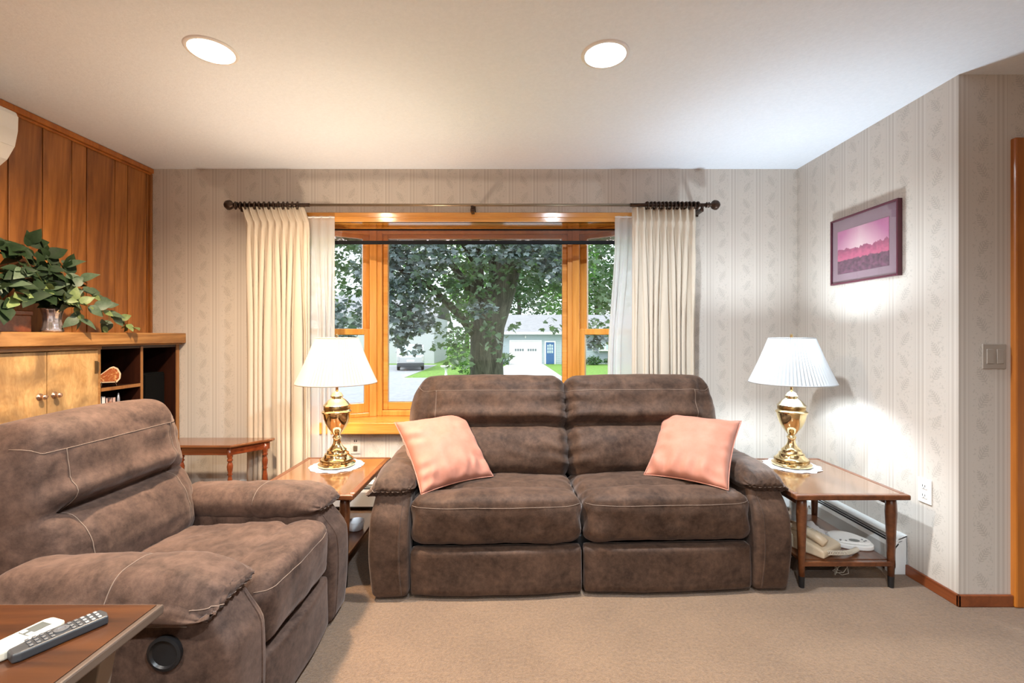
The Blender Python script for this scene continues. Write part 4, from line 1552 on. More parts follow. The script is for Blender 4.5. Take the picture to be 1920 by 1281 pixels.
def spray(pts, kinds, n, out=0.03):
    """stem through pts (room), leaves along it"""
    P = [Vector(p) - Vector(plant.location) for p in pts]
    # smooth sampling
    S = []
    for i in range(24):
        t = i / 23 * (len(P) - 1)
        k = min(int(t), len(P) - 2)
        f = t - k
        p0, p1, p2, p3 = P[max(k - 1, 0)], P[k], P[k + 1], P[min(k + 2, len(P) - 1)]
        S.append(0.5 * ((2 * p1) + (p2 - p0) * f + (2 * p0 - 5 * p1 + 4 * p2 - p3) * f * f + (3 * p1 - p0 - 3 * p2 + p3) * f ** 3))
    B().tube(S, [lerp(0.003, 0.0012, i / 23) for i in range(24)], 6).obj('stem', 'stem_green', plant, smooth=True)
    for i in range(n):
        t = 0.25 + 0.75 * i / max(1, n - 1)
        k = min(22, int(t * 23))
        p = S[k].lerp(S[k + 1], t * 23 - k)
        tan = (S[k + 1] - S[k]).normalized()
        side = Vector((random.uniform(-0.6, 1.0), random.uniform(-1, 1), random.uniform(-0.7, 0.9)))
        d = (tan * 0.6 + side).normalized()
        me = random.choice(LM[random.choice(kinds)])
        o = bpy.data.objects.new('leaf', me)
        COL.objects.link(o)
        o.parent = plant
        up = Vector((1.0, random.uniform(-0.5, 0.2), random.uniform(0.1, 1.1)))
        M = Matrix.Translation(p + d * 0.008) @ orient(d, up)
        o.matrix_local = M @ Matrix.Scale(random.uniform(0.85, 1.2), 4)


v0 = (VX, VY, VZ + 0.05)
vt = (VX + 0.005, VY, VZ + 0.15)


def lp_(u, v, X):
    Y = FPX * X / (u - 962)
    return (X, Y, CAM_Z - (v - 629) / FPX * Y)


spray([v0, vt, lp_(75, 520, -2.46), lp_(50, 455, -2.47)], 'd', 23)
spray([v0, vt, lp_(60, 520, -2.43), lp_(15, 470, -2.42), lp_(-20, 475, -2.40)], 'd', 22)
spray([v0, vt, lp_(50, 540, -2.40), lp_(0, 520, -2.36), lp_(-40, 540, -2.34)], 'dds', 20)
spray([v0, vt, lp_(80, 530, -2.38), lp_(60, 505, -2.33), lp_(35, 510, -2.30)], 'dds', 17)
spray([v0, vt, lp_(110, 525, -2.44), lp_(90, 490, -2.45), lp_(85, 480, -2.46)], 'd', 15)
spray([v0, vt, lp_(120, 545, -2.42), lp_(118, 510, -2.42), lp_(122, 500, -2.43)], 'dds', 15)
spray([v0, vt, lp_(120, 555, -2.38), lp_(135, 535, -2.36), lp_(150, 525, -2.36)], 'dsp', 17)
spray([v0, vt, lp_(115, 560, -2.36), lp_(150, 570, -2.34), lp_(185, 580, -2.34), lp_(225, 600, -2.35), lp_(250, 615, -2.35)], 'sppp', 30)
spray([v0, vt, lp_(120, 560, -2.37), lp_(145, 575, -2.36), lp_(150, 590, -2.36), lp_(145, 600, -2.36)], 'ssp', 13)
spray([v0, vt, lp_(95, 545, -2.36), lp_(70, 545, -2.32), lp_(55, 560, -2.31)], 'dpp', 15)
spray([v0, vt, lp_(70, 550, -2.36), lp_(30, 560, -2.32), lp_(5, 575, -2.31)], 'ddp', 17)
spray([v0, vt, lp_(150, 545, -2.42), lp_(180, 560, -2.43), lp_(205, 595, -2.42), lp_(190, 612, -2.40)], 'ssp', 15)
spray([v0, vt, lp_(70, 525, -2.40), lp_(45, 480, -2.40), lp_(20, 465, -2.40)], 'd', 18)
spray([v0, vt, lp_(60, 545, -2.38), lp_(25, 530, -2.34), lp_(-10, 545, -2.33)], 'dds', 16)
spray([v0, vt, lp_(90, 540, -2.38), lp_(75, 500, -2.38), lp_(100, 510, -2.36)], 'dd', 14)
spray([v0, vt, lp_(40, 540, -2.44), lp_(-10, 510, -2.44), lp_(-60, 530, -2.42)], 'd', 17)

# ------------------------------------------------------------------ wall things
# picture on the right wall
py0, py1, pz0, pz1 = 2.390, 2.900, 1.558, 1.965
pic = thing('framed_picture', 'mauve framed pink mountain landscape picture on right wall', 'picture', (XR, (py0 + py1) / 2, pz0))
cyp = (py0 + py1) / 2
hwp, hp = (py1 - py0) / 2, pz1 - pz0
fr_ = B()
fw, fd = 0.011, 0.026
fr_.box(-fd, -0.001, -hwp, -hwp + fw, 0, hp).box(-fd, -0.001, hwp - fw, hwp, 0, hp).box(-fd, -0.001, -hwp + fw, hwp - fw, 0, fw).box(-fd, -0.001, -hwp + fw, hwp - fw, hp - fw, hp)
fr_.obj('frame', 'mauve_frame', pic, bevel=0.002)
B().box(-0.016, -0.002, -hwp + fw, hwp - fw, fw, hp - fw).obj('mat_board', 'mauve_mat', pic)
B().box(-0.0175, -0.0155, -hwp + 0.066, hwp - 0.056, 0.062, hp - 0.080).obj('print', 'pink_landscape_print', pic)
B().box(-0.0215, -0.0195, -hwp + fw, hwp - fw, fw, hp - fw).obj('glass', 'picture_glass', pic)

# outlet on the right wall
ol = thing('wall_outlet', 'white duplex wall outlet above the baseboard by the corner', 'outlet', (XR, 2.258, 0.41))
B().box(-0.006, -0.0005, -0.037, 0.037, 0.0, 0.122).obj('plate', 'outlet_white', ol, bevel=0.003)
for z in (0.038, 0.084):
    rc = B().box(-0.009, -0.006, -0.016, 0.016, z - 0.014, z + 0.014).obj('receptacle', 'outlet_white', ol, bevel=0.002)
    B().box(-0.0095, -0.0089, 0.005, 0.008, z - 0.004, z + 0.007).box(-0.0095, -0.0089, -0.008, -0.005, z - 0.004, z + 0.007).box(-0.0095, -0.0089, -0.002, 0.002, z - 0.011, z - 0.007).obj('slots', 'slot_black', rc)
# light switch on the short wall
sw_ = thing('light_switch', 'taupe double rocker light switch plate on the short wall', 'switch', (2.206, YC, 1.088))
B().box(-0.055, 0.055, -0.006, -0.0005, 0, 0.115).obj('plate', 'taupe_plate', sw_, bevel=0.003)
for x in (-0.023, 0.023):
    B().box(x - 0.016, x + 0.016, -0.010, -0.006, 0.024, 0.091).obj('rocker', 'taupe_plate', sw_, bevel=0.002)
# outlet below the window behind the left lamp
p = W(667, 836, YB)
ol2 = thing('wall_outlet', 'small brass outlet plate under the bay window beside left lamp', 'outlet', (p.x, YB, p.z - 0.057))
B().box(-0.035, 0.035, -0.005, -0.0005, 0, 0.114).obj('plate', 'striped_vine_wallpaper', ol2, bevel=0.002)
B().box(-0.015, 0.015, -0.012, -0.005, 0.022, 0.06).obj('plug', 'rod_tan', ol2, bevel=0.003)
B().box(-0.010, -0.004, -0.006, -0.0049, 0.085, 0.10).box(0.004, 0.010, -0.006, -0.0049, 0.085, 0.10).obj('slots', 'slot_black', ol2)


# baseboard heaters
def heater(name, label, M, L, cap0, cap1):
    root = thing(name, label, 'heater')
    root.matrix_world = M
    # local: x along the run, y out of the wall (0..0.075), z up
    prof_cover = [(0.0, 0.0), (0.006, 0.0), (0.006, 0.195), (0.0, 0.195)]
    B().box(0, L, 0.001, 0.006, 0.0, 0.2).obj('back_plate', 'heater_white', root)
    P = [(0.062, 0.035), (0.072, 0.035), (0.072, 0.135), (0.050, 0.162), (0.044, 0.158), (0.064, 0.132)]
    MX = Matrix(((0, 0, 1, 0), (1, 0, 0, 0), (0, 1, 0, 0), (0, 0, 0, 1)))
    B().prism(P, 0.0, L, MX).obj('front_cover', 'heater_white', root)
    B().prism([(0.004, 0.196), (0.045, 0.180), (0.047, 0.184), (0.004, 0.202)], 0.0, L, MX).obj('top_louvre', 'heater_white', root)
    B().prism([(0.028, 0.172), (0.046, 0.167), (0.047, 0.170), (0.029, 0.175)], 0.0, L, MX).obj('damper', 'heater_white', root)
    B().box(0.012, L - 0.012, 0.006, 0.058, 0.02, 0.16).obj('fin_core', 'heater_dark', root)
    for x in cap0:
        B().prism([(0.0, 0.0), (0.080, 0.0), (0.080, 0.14), (0.052, 0.19), (0.0, 0.205)], x, x + 0.05, MX).obj('end_cap', 'heater_white', root, bevel=0.003)
    return root


# along the back wall (out = -Y)
Mb = Matrix.Translation((XR - 0.10, YB, 0)) @ Matrix(((-1, 0, 0, 0), (0, -1, 0, 0), (0, 0, 1, 0), (0, 0, 0, 1)))
heater('baseboard_heater', 'white baseboard heater running under the bay window wall', Mb, 3.90, (3.86,), ())
Mr = Matrix.Translation((XR, 2.36, 0)) @ Matrix(((0, -1, 0, 0), (1, 0, 0, 0), (0, 0, 1, 0), (0, 0, 0, 1)))
heater('baseboard_heater', 'white baseboard heater along right wall behind the end table', Mr, 0.82, (0.0,), ())

# mini split unit on the plank wall
ac = thing('air_conditioner', 'white wall air conditioner high on the plank wall', 'air conditioner', (XL, 1.80, 2.03))
APR = [(0.002, 0.0), (0.05, 0.0), (0.10, 0.018), (0.155, 0.065), (0.190, 0.125), (0.205, 0.20), (0.207, 0.27), (0.198, 0.292), (0.18, 0.298), (0.002, 0.298)]
MY = Matrix(((1, 0, 0, 0), (0, 0, -1, 0), (0, 1, 0, 0), (0, 0, 0, 1)))
B().prism(APR, -0.41, 0.41, MY).obj('body', 'white_plastic', ac, bevel=0.006, seg=3)
B().box(0.06, 0.15, -0.36, 0.36, 0.004, 0.012).obj('outlet_slot', 'charcoal_plastic', ac)
B().prism([(x + 0.003, z) for x, z in APR[4:7]] + [(x + 0.0, z) for x, z in APR[4:7]][::-1], -0.405, 0.405, MY).obj('front_panel', 'white_plastic', ac)

# ------------------------------------------------------------------ recessed ceiling lamps
for i, (x, y) in enumerate(CANS):
    lb = {0: 'lit recessed ceiling light on the right above the loveseat', 1: 'lit recessed ceiling light on the left above the recliner'}.get(i)
    if lb is None:  # unseen lamps, added only for brightness
        lb = 'added unseen recessed ceiling light brightening the room from behind the camera'
    r = thing('recessed_light', lb, 'ceiling light', (x, y, CEIL), 0, 'recessed ceiling lights' if i < 2 else 'added unseen ceiling lights behind camera')
    B().lathe([(0.082, 0.012), (0.082, -0.002), (0.086, -0.006), (0.098, -0.005), (0.102, 0.0), (0.102, 0.002), (0.083, 0.004)], 48, cap=False).obj('trim_ring', 'house_trim_white', r, smooth=True)
    B().lathe([(0.082, 0.002), (0.074, 0.06), (0.066, 0.10), (0.002, 0.105)], 40, cap=False).obj('reflector', 'house_trim_white', r, smooth=True)
    B().lathe([(0.001, 0.030), (0.03, 0.031), (0.052, 0.036), (0.060, 0.045), (0.056, 0.06), (0.03, 0.095), (0.001, 0.098)], 32, cap=False).obj('bulb', 'bulb_glow', r, smooth=True)
    l = bpy.data.lights.new('can_light', 'AREA')
    l.shape = 'DISK'
    l.size = 0.11
    l.energy = CAN_W * (1.0, 1.15, 0.85, 0.62, 1.0, 1.0)[i]
    l.color = ((1.0, 0.77, 0.54) if i == 1 else (1.0, 0.93, 0.85)) if x < -1 else (0.80, 0.91, 1.0)
    l.spread = math.radians(165)
    lo = bpy.data.objects.new('can_light', l)
    COL.objects.link(lo)
    lo.parent = r
    lo.location = (0, 0, 0.022)

# ------------------------------------------------------------------ front table with remotes
FT = thing('lamp_table', 'dark wood table holding two remotes in the near left corner', 'table', (-1.20, 0.70, 0))
FZ = 0.632
fx, fy = -0.807 + 1.20, 1.030 - 0.70
B().box(-0.40, fx, -0.40, fy, FZ - 0.006, FZ).obj('top_veneer', 'front_table_wood', FT)
B().prism([(-0.408, -0.408), (fx + 0.012, -0.408), (fx + 0.012, fy + 0.008), (-0.408, fy + 0.008)], FZ - 0.024, FZ - 0.002).obj('edge_band', 'table_edge_grey', FT, bevel=0.004)
for sy in (-0.30, 0.27):
    # curved solid side supports
    pts = []
    for i in range(13):
        t = i / 12
        pts.append((fx - 0.045 - 0.05 * math.sin(PI * t * 0.9) + 0.02 * t, lerp(FZ - 0.024, 0.0, t)))
    poly = [(-0.36, FZ - 0.024)] + [(-0.36, 0.0)] + pts[::-1]
    MP = Matrix(((1, 0, 0, 0), (0, 0, -1, 0), (0, 1, 0, 0), (0, 0, 0, 1)))
    B().prism(poly, -sy - 0.02, -sy + 0.02, MP).obj('side_support', 'pedestal_taupe', FT, bevel=0.003)
B().box(-0.36, fx - 0.10, -0.29, 0.32, 0.41, 0.43).obj('lower_shelf', 'front_table_wood', FT, bevel=0.003)
# magazine on the carpet beyond the table
mg = thing('magazine', 'blue and white magazine on the shelf of the near table', 'magazine', (-1.01, 0.985, 0.43), math.radians(6))
B().box(-0.1, 0.1, -0.05, 0.05, 0, 0.006).obj('pages', 'book_white', mg)
B().box(-0.1, 0.1, -0.05, 0.05, 0.006, 0.0075).obj('cover', 'magazine_print', mg)

# remotes
ang = math.atan2(0.0, 1.0)


def remote_frame(p0, p1):
    d = Vector((p1[0] - p0[0], p1[1] - p0[1]))
    return math.atan2(d.y, d.x), d.length


def on_top(u, v, z):
    Y = FPX * (CAM_Z - z) / (v - 629)
    return ((u - 962) / FPX * Y, Y)


ra, rl = remote_frame(on_top(15, 1222, FZ + 0.018), on_top(196, 1148, FZ + 0.018))
p0 = on_top(15, 1222, FZ + 0.018)
rem = thing('remote_control', 'long charcoal television remote with grey buttons on the near table', 'remote', (p0[0], p0[1], FZ), ra)
RL = rl
B().prism([(0.0, -0.020), (0.012, -0.024), (RL, -0.022), (RL + 0.004, 0.0), (RL, 0.022), (0.012, 0.024), (0.0, 0.020)], 0.0, 0.018).obj('body', 'charcoal_plastic', rem, bevel=0.004, seg=3)
for i in range(11):
    for j in range(3):
        x = (0.042 + i * 0.0155) * RL / 0.215
        if i in (4, 5):
            continue
        nm = 'button_grey' if i > 7 else 'button_dark'
        B().box(x - 0.003, x + 0.003, -0.013 + j * 0.013 - 0.0042, -0.013 + j * 0.013 + 0.0042, 0.018, 0.0202).obj('button', nm, rem, bevel=0.001)
B().lathe([(0.012, 0.018), (0.012, 0.0206), (0.007, 0.0206), (0.006, 0.0195), (0.001, 0.0195)], 20, (0.112 * RL / 0.215, 0, 0)).obj('navigation_ring', 'button_dark', rem)
q0, q1 = on_top(-22, 1222, FZ + 0.02), on_top(112, 1158, FZ + 0.02)
ra2, rl2 = remote_frame(q0, q1)
rm2 = thing('remote_control', 'cream air conditioner remote with small screen on the near table', 'remote', (q0[0], q0[1], FZ), ra2)
RL2 = rl2
B().prism([(0.0, -0.022), (0.01, -0.026), (RL2 - 0.012, -0.026), (RL2, -0.018), (RL2, 0.018), (RL2 - 0.012, 0.026), (0.01, 0.026), (0.0, 0.022)], 0.0, 0.020).obj('body', 'cream_plastic', rm2, bevel=0.005, seg=3)
B().box(RL2 - 0.058, RL2 - 0.020, -0.015, 0.015, 0.020, 0.0212).obj('screen', 'lcd_grey', rm2, bevel=0.001)
for i in range(3):
    for j in range(2):
        B().box(0.018 + i * 0.016, 0.028 + i * 0.016, -0.013 + j * 0.017, -0.004 + j * 0.017, 0.020, 0.0213).obj('button', 'outlet_white', rm2, bevel=0.001)

# ------------------------------------------------------------------ things on the right table's lower shelf
SZ = 0.134
ph = thing('telephone', 'beige corded desk telephone on lower shelf of right end table', 'telephone', (1.545, 2.40, SZ), math.radians(-58))
ph.scale = (1.1, 1.1, 1.1)
B().prism([(-0.115, 0.0), (0.115, 0.0), (0.115, 0.034), (0.085, 0.045), (-0.06, 0.072), (-0.115, 0.066)], -0.085, 0.085, Matrix(((1, 0, 0, 0), (0, 0, -1, 0), (0, 1, 0, 0), (0, 0, 0, 1)))).obj('base', 'phone_beige', ph, bevel=0.01, seg=3)
hs = [(-0.105, -0.048, 0.088), (-0.07, -0.048, 0.098), (0.0, -0.048, 0.092), (0.07, -0.048, 0.078), (0.105, -0.048, 0.062)]
B().tube(hs, [0.022, 0.024, 0.017, 0.023, 0.020], 12).obj('handset', 'phone_beige', ph, smooth=True)
for i in range(4):
    for j in range(3):
        B().box(-0.04 + i * 0.022, -0.026 + i * 0.022, 0.005 + j * 0.022, 0.02 + j * 0.022, 0.062 - 0.004 * i, 0.074 - 0.004 * i).obj('key', 'cream_plastic', ph, bevel=0.002)
hx = []
for i in range(260):
    t = i / 259
    base = Vector((0.11, -0.05, 0.02)).lerp(Vector((0.16, 0.13, 0.012)), t) + Vector((0.02 * math.sin(PI * t), 0, 0.0))
    a = t * 2 * PI * 26
    hx.append(base + Vector((0.009 * math.cos(a), 0.0, 0.009 * math.sin(a) + 0.002)))
B().tube(hx, 0.0022, 5).obj('coiled_cord', 'phone_cord', ph, smooth=True)
am = thing('disc_player', 'round white portable disc player with dark display on lower shelf', 'disc player', (1.772, 2.43, SZ), math.radians(-12))
prf = []
for i in range(40):
    a = 2 * PI * i / 40
    rr = 0.088 * (1 + 0.42 * max(0, math.cos(a + 0.55)) ** 5)
    prf.append((rr * math.cos(a), rr * 0.95 * math.sin(a)))
B().prism(prf, 0.0, 0.024).obj('body', 'white_plastic', am, bevel=0.006, seg=3)
B().prism([(x * 0.9, y * 0.9) for x, y in prf], 0.024, 0.036).obj('lid', 'white_plastic', am, bevel=0.006, seg=3)
B().prism([(0.0 + 0.025 * math.cos(2 * PI * i / 20) + 0.022, -0.048 + 0.016 * math.sin(2 * PI * i / 20)) for i in range(20)], 0.036, 0.0375).obj('display', 'lcd_grey', am)
for (x, y) in ((-0.045, -0.055), (-0.022, -0.06), (0.066, -0.030), (0.078, -0.042), (0.066, -0.052)):
    B().lathe([(0.005, 0.030), (0.005, 0.0385)], 10, (x, y, 0)).obj('button', 'button_grey', am)
# folded lace cloth behind the phone
vs, fs = [], []
n = 22
for i in range(n + 1):
    for j in range(n + 1):
        x, y = (i / n - 0.5) * 0.16, (j / n - 0.5) * 0.18
        z = 0.012 + 0.05 * gauss(x + 0.02, 0.05) * gauss(y, 0.06) + 0.012 * nz(x, y, 2, 30) + 0.006 * math.sin(60 * x + 30 * y)
        vs.append((x, y, max(0.002, z)))
for i in range(n):
    for j in range(n):
        a = i * (n + 1) + j
        fs.append((a, a + n + 1, a + n + 2, a + 1))
o = B().add(vs, fs).obj('lace_cloth', 'lace_white', None, (1.672, 2.575, SZ), smooth=True)
o.modifiers.new('thickness', 'SOLIDIFY').thickness = 0.002
tag(o, 'crumpled white lace cloth behind the telephone on lower shelf', 'cloth')
# wires
wr = thing('phone_wire', 'tangled beige phone wire hanging below the right end table shelf', 'wire', (1.70, 2.36, 0.0))
pts = [Vector((0.0 + 0.03 * math.sin(i * 0.9) + 0.05 * nz(i * 0.2, 1, 1), 0.02 * math.cos(i * 1.3), 0.045 + 0.04 * math.cos(i * 0.75))) for i in range(30)]
B().tube([p for p in pts], 0.0018, 5).obj('loop', 'phone_cord', wr, smooth=True)
wr2 = B().tube([(1.70 + 0.14 * t, 2.68 + 0.14 * t, SZ + 0.09 + 0.03 * math.sin(9 * t) - 0.07 * t) for t in [i / 20 for i in range(21)]], 0.0025, 6).obj('power_wire', 'phone_cord', None, smooth=True)
tag(wr2, 'thin beige power wire trailing to the heater behind the disc player', 'wire')
# grey pole-like rolled sheet standing at the back left of the shelf
rollo = B().lathe([(0.026, 0.0), (0.03, 0.01), (0.03, 0.24), (0.026, 0.25)], 18, warp=lambda a, z: 1 + 0.08 * math.cos(3 * a + 20 * z)).obj('plastic_roll', 'heater_white', None, (1.685, 2.70, SZ), smooth=True)
tag(rollo, 'upright pale plastic roll standing behind the telephone', 'roll')

# white cup-like bits on the left table's shelf
lc = B().lathe([(0.035, 0.0), (0.042, 0.004), (0.048, 0.05), (0.045, 0.05), (0.04, 0.008), (0.001, 0.006)], 24, cap=False).obj('white_bowl', 'lace_white', None, (-0.90, 2.60, SZ), smooth=True)
tag(lc, 'small white bowl on lower shelf of the left end table', 'bowl')

# ------------------------------------------------------------------ outdoors
G = -1.2
struct(tag(B().box(-60, 60, 3.9, 120, G - 0.3, G).obj('lawn', 'lawn_grass'), 'green front lawns across the street'))
struct(tag(B().box(-60, 60, 13.5, 26.0, G, G + 0.02).obj('street', 'asphalt_pale'), 'pale grey street outside the window'))
struct(tag(B().box(-10.5, -6.25, 26.0, 37.5, G, G + 0.02).obj('driveway', 'asphalt_pale'), 'asphalt driveway under the parked car'))
struct(tag(B().prism([(-1.6, 26.0), (2.9, 26.0), (2.55, 38.6), (-0.45, 38.6)], G, G + 0.02).obj('driveway', 'concrete_pale'), 'concrete driveway of the garage'))

# house with the garage
HX0, HX1, HY = -1.25, 17.0, 38.6
house = thing('garage_house', 'pale blue grey house with white garage door and blue entry door', 'house', (3, HY, G))
ho = Vector((3, HY, G))


def hobj(b, name, mat, parent=None, bevel=0.0):
    b.v = [p - ho for p in b.v]
    return b.obj(name, mat, parent or house, bevel=bevel)


EAVE = 1.42
hobj(B().box(HX0, HX1, HY, HY + 8, G, EAVE), 'wall', 'siding_blue_grey')
for i in range(14):
    z = G + 0.12 + i * 0.18
    hobj(B().box(HX0, HX1, HY - 0.018, HY - 0.001, z, z + 0.165), 'siding_board', 'siding_blue_grey')
hobj(B().prism([(HY - 0.45, EAVE - 0.05), (HY + 4.2, 3.0), (HY + 8.4, EAVE - 0.05), (HY + 8.4, EAVE + 0.1), (HY + 4.2, 3.18), (HY - 0.45, EAVE + 0.1)], HX0 - 0.4, HX1 + 0.4, Matrix(((0, 0, 1, 0), (1, 0, 0, 0), (0, 1, 0, 0), (0, 0, 0, 1)))), 'roof', 'roof_shingle')
hobj(B().box(HX0 - 0.4, HX1 + 0.4, HY - 0.5, HY - 0.42, EAVE - 0.1, EAVE + 0.12), 'fascia', 'house_trim_white')
gx0, gx1, gz1 = -0.19, 2.31, G + 1.93
gd = hobj(B().box(gx0 - 0.12, gx0, HY - 0.06, HY, G, gz1 + 0.12).box(gx1, gx1 + 0.12, HY - 0.06, HY, G, gz1 + 0.12).box(gx0, gx1, HY - 0.06, HY, gz1, gz1 + 0.12), 'garage_door_frame', 'house_trim_white')
for i in range(4):
    z0 = G + 0.02 + i * (gz1 - G - 0.02) / 4
    pn = hobj(B().box(gx0, gx1, HY - 0.05, HY - 0.02, z0, z0 + (gz1 - G) / 4 - 0.02), 'garage_door_panel', 'house_trim_white', bevel=0.006)
    if i == 2:
        for k in range(2):
            for m in range(4):
                x = gx0 + 0.34 + k * 1.08 + m * 0.20
                hobj(B().box(x, x + 0.15, HY - 0.056, HY - 0.049, z0 + 0.13, z0 + 0.33), 'pane', 'dark_pane', parent=house)
dx0, dx1, dz1 = 2.78, 3.50, G + 1.86
ed_ = hobj(B().box(dx0, dx1, HY - 0.05, HY - 0.02, G + 0.02, dz1), 'entry_door', 'door_blue', bevel=0.006)
for r_ in range(3):
    for c_ in range(3):
        x = dx0 + 0.11 + c_ * 0.18
        z = dz1 - 0.92 + r_ * 0.27
        hobj(B().box(x, x + 0.14, HY - 0.056, HY - 0.049, z, z + (0.22 if r_ < 2 else 0.22 - 0.06 * abs(c_ - 1))), 'pane', 'bright_pane')
hobj(B().box(dx0 - 0.1, dx0, HY - 0.06, HY, G, dz1 + 0.1).box(dx1, dx1 + 0.1, HY - 0.06, HY, G, dz1 + 0.1).box(dx0, dx1, HY - 0.06, HY, dz1, dz1 + 0.1), 'entry_door_frame', 'house_trim_white')
hobj(B().box(1.0, 1.10, HY - 0.2, HY, gz1 + 0.28, gz1 + 0.5), 'wall_light', 'house_trim_white', bevel=0.02)
# projecting window
wx0, wx1 = 6.75, 9.6
hobj(B().box(wx0, wx1, HY - 0.5, HY, G + 1.12, G + 2.42), 'window_box', 'house_trim_white', bevel=0.02)
for k in range(3):
    x = wx0 + 0.1 + k * 0.92
    hobj(B().box(x, x + 0.8, HY - 0.515, HY - 0.498, G + 1.26, G + 2.3), 'window_pane', 'bright_pane')
for x in (wx0 - 0.45, wx1 + 0.08):
    hobj(B().box(x, x + 0.36, HY - 0.05, HY - 0.018, G + 1.2, G + 2.35), 'shutter', 'shutter_slate', bevel=0.01)

# white house on the left
wh = thing('white_house', 'white sided house behind the parked car', 'house', (-11, 39.5, G))
b = B().box(-6, 4.15, 0, 8, 0, 4.0)
b.obj('wall', 'siding_white', wh)
B().prism([(-0.5, 3.9), (4, 6.2), (8.5, 3.9), (8.5, 4.1), (4, 6.4), (-0.5, 4.1)], -6.4, 4.5, Matrix(((0, 0, 1, 0), (1, 0, 0, 0), (0, 1, 0, 0), (0, 0, 0, 1)))).obj('roof', 'roof_shingle', wh)
for x in (-3.8,):
    w_ = B().box(x, x + 1.0, -0.06, -0.001, 1.4, 2.9).obj('window', 'house_trim_white', wh)
    B().box(x + 0.1, x + 0.9, -0.075, -0.055, 1.5, 2.1).obj('pane', 'dark_pane', w_)
    B().box(x + 0.1, x + 0.9, -0.075, -0.055, 2.2, 2.8).obj('pane', 'dark_pane', w_)

# parked white SUV, its back toward the street
car = thing('parked_car', 'white van parked on the driveway of the white house', 'car', (-6.98, 31.0, G + 0.02), math.radians(12.7))
prof = [(0.0, 0.42), (0.0, 0.95), (0.10, 1.05), (0.45, 1.72), (0.62, 1.80), (3.2, 1.78), (3.9, 1.12), (4.6, 1.0), (4.75, 0.8), (4.75, 0.42)]
MC = Matrix(((0, 0, 1, 0), (1, 0, 0, 0), (0, 1, 0, 0), (0, 0, 0, 1)))
B().prism(prof, -0.92, 0.92, MC).obj('body', 'car_paint_white', car, bevel=0.09, seg=4)
B().add([(-0.72, 0.10, 1.10), (0.72, 0.10, 1.10), (0.64, 0.405, 1.66), (-0.64, 0.405, 1.66), (-0.72, 0.17, 1.10), (0.72, 0.17, 1.10), (0.64, 0.475, 1.66), (-0.64, 0.475, 1.66)],
        [(0, 1, 2, 3), (4, 7, 6, 5), (0, 4, 5, 1), (1, 5, 6, 2), (2, 6, 7, 3), (3, 7, 4, 0)]).obj('rear_window', 'bright_pane', car)
B().box(-0.90, 0.90, -0.10, 0.30, 0.30, 0.55).obj('bumper', 'car_bumper_dark', car, bevel=0.05)
B().box(-0.26, 0.26, -0.015, 0.02, 0.62, 0.76).obj('number_plate', 'house_trim_white', car)
for sx in (-1, 1):
    B().box(sx * 0.82 - 0.08, sx * 0.82 + 0.08, -0.02, 0.12, 0.66, 1.0).obj('tail_light', 'car_light_glass', car, bevel=0.02)
    B().box(sx * 0.92 - 0.012, sx * 0.92 + 0.012, 0.7, 3.3, 1.12, 1.6).obj('side_window', 'dark_pane', car, bevel=0.01)
    for y in (0.85, 3.8):
        M = Matrix.Translation((sx * 0.82, y, 0.33)) @ Matrix.Rotation(PI / 2, 4, 'Y')
        wv = B().lathe([(0.12, -0.1), (0.30, -0.1), (0.33, -0.07), (0.33, 0.07), (0.30, 0.1), (0.12, 0.1)], 24, M=M).obj('wheel', 'tyre_black', car, smooth=False)
    B().box(sx * 1.02 - 0.1, sx * 1.02 + 0.1, 3.2, 3.3, 1.12, 1.28).obj('mirror', 'car_paint_white', car, bevel=0.03)

# recycling bin, white pedestal planter
bn = thing('recycling_bin', 'blue recycling bin left of the garage beside tree trunk', 'bin', (-1.72, 37.9, G))
B().add([(-0.26, -0.26, 0), (0.26, -0.26, 0), (0.26, 0.26, 0), (-0.26, 0.26, 0), (-0.32, -0.34, 1.0), (0.32, -0.34, 1.0), (0.32, 0.34, 1.0), (-0.32, 0.34, 1.0)], [(0, 3, 2, 1), (4, 5, 6, 7), (0, 1, 5, 4), (1, 2, 6, 5), (2, 3, 7, 6), (3, 0, 4, 7)]).obj('body', 'bin_blue', bn, bevel=0.02)
B().box(-0.35, 0.35, -0.38, 0.36, 1.0, 1.09).obj('lid', 'bin_blue', bn, bevel=0.03)
pl_ = thing('birdbath', 'white birdbath on the lawn left of the tree trunk', 'birdbath', (-3.95, 26.8, G))
B().lathe([(0.2, 0), (0.2, 0.05), (0.09, 0.1), (0.06, 0.3), (0.09, 0.46), (0.1, 0.5)], 20).obj('pedestal', 'white_stone', pl_, smooth=True)
B().lathe([(0.09, 0.48), (0.26, 0.54), (0.33, 0.63), (0.33, 0.66), (0.29, 0.66), (0.1, 0.58), (0.001, 0.57)], 28, cap=False).obj('bowl', 'white_stone', pl_, smooth=True)


# ------------------------------------------------------------------ trees and shrubs
MAPLE = [(0, 0), (0.16, 0.10), (0.42, 0.06), (0.34, 0.26), (0.52, 0.52), (0.26, 0.52), (0.16, 0.74), (0, 1.0), (-0.16, 0.74), (-0.26, 0.52), (-0.52, 0.52), (-0.34, 0.26), (-0.42, 0.06), (-0.16, 0.10)]
OVAL = [(0, 0), (0.22, 0.3), (0.2, 0.65), (0, 1.0), (-0.2, 0.65), (-0.22, 0.3)]


def rand_rot(flat=0.6):
    up = Vector((random.gauss(0, 1) * flat, random.gauss(0, 1) * flat - 0.25, 1)).normalized()
    a = random.uniform(0, 2 * PI)
    d = Vector((math.cos(a), math.sin(a), random.uniform(-0.6, 0.1)))
    return orient(d - up * d.dot(up), up)


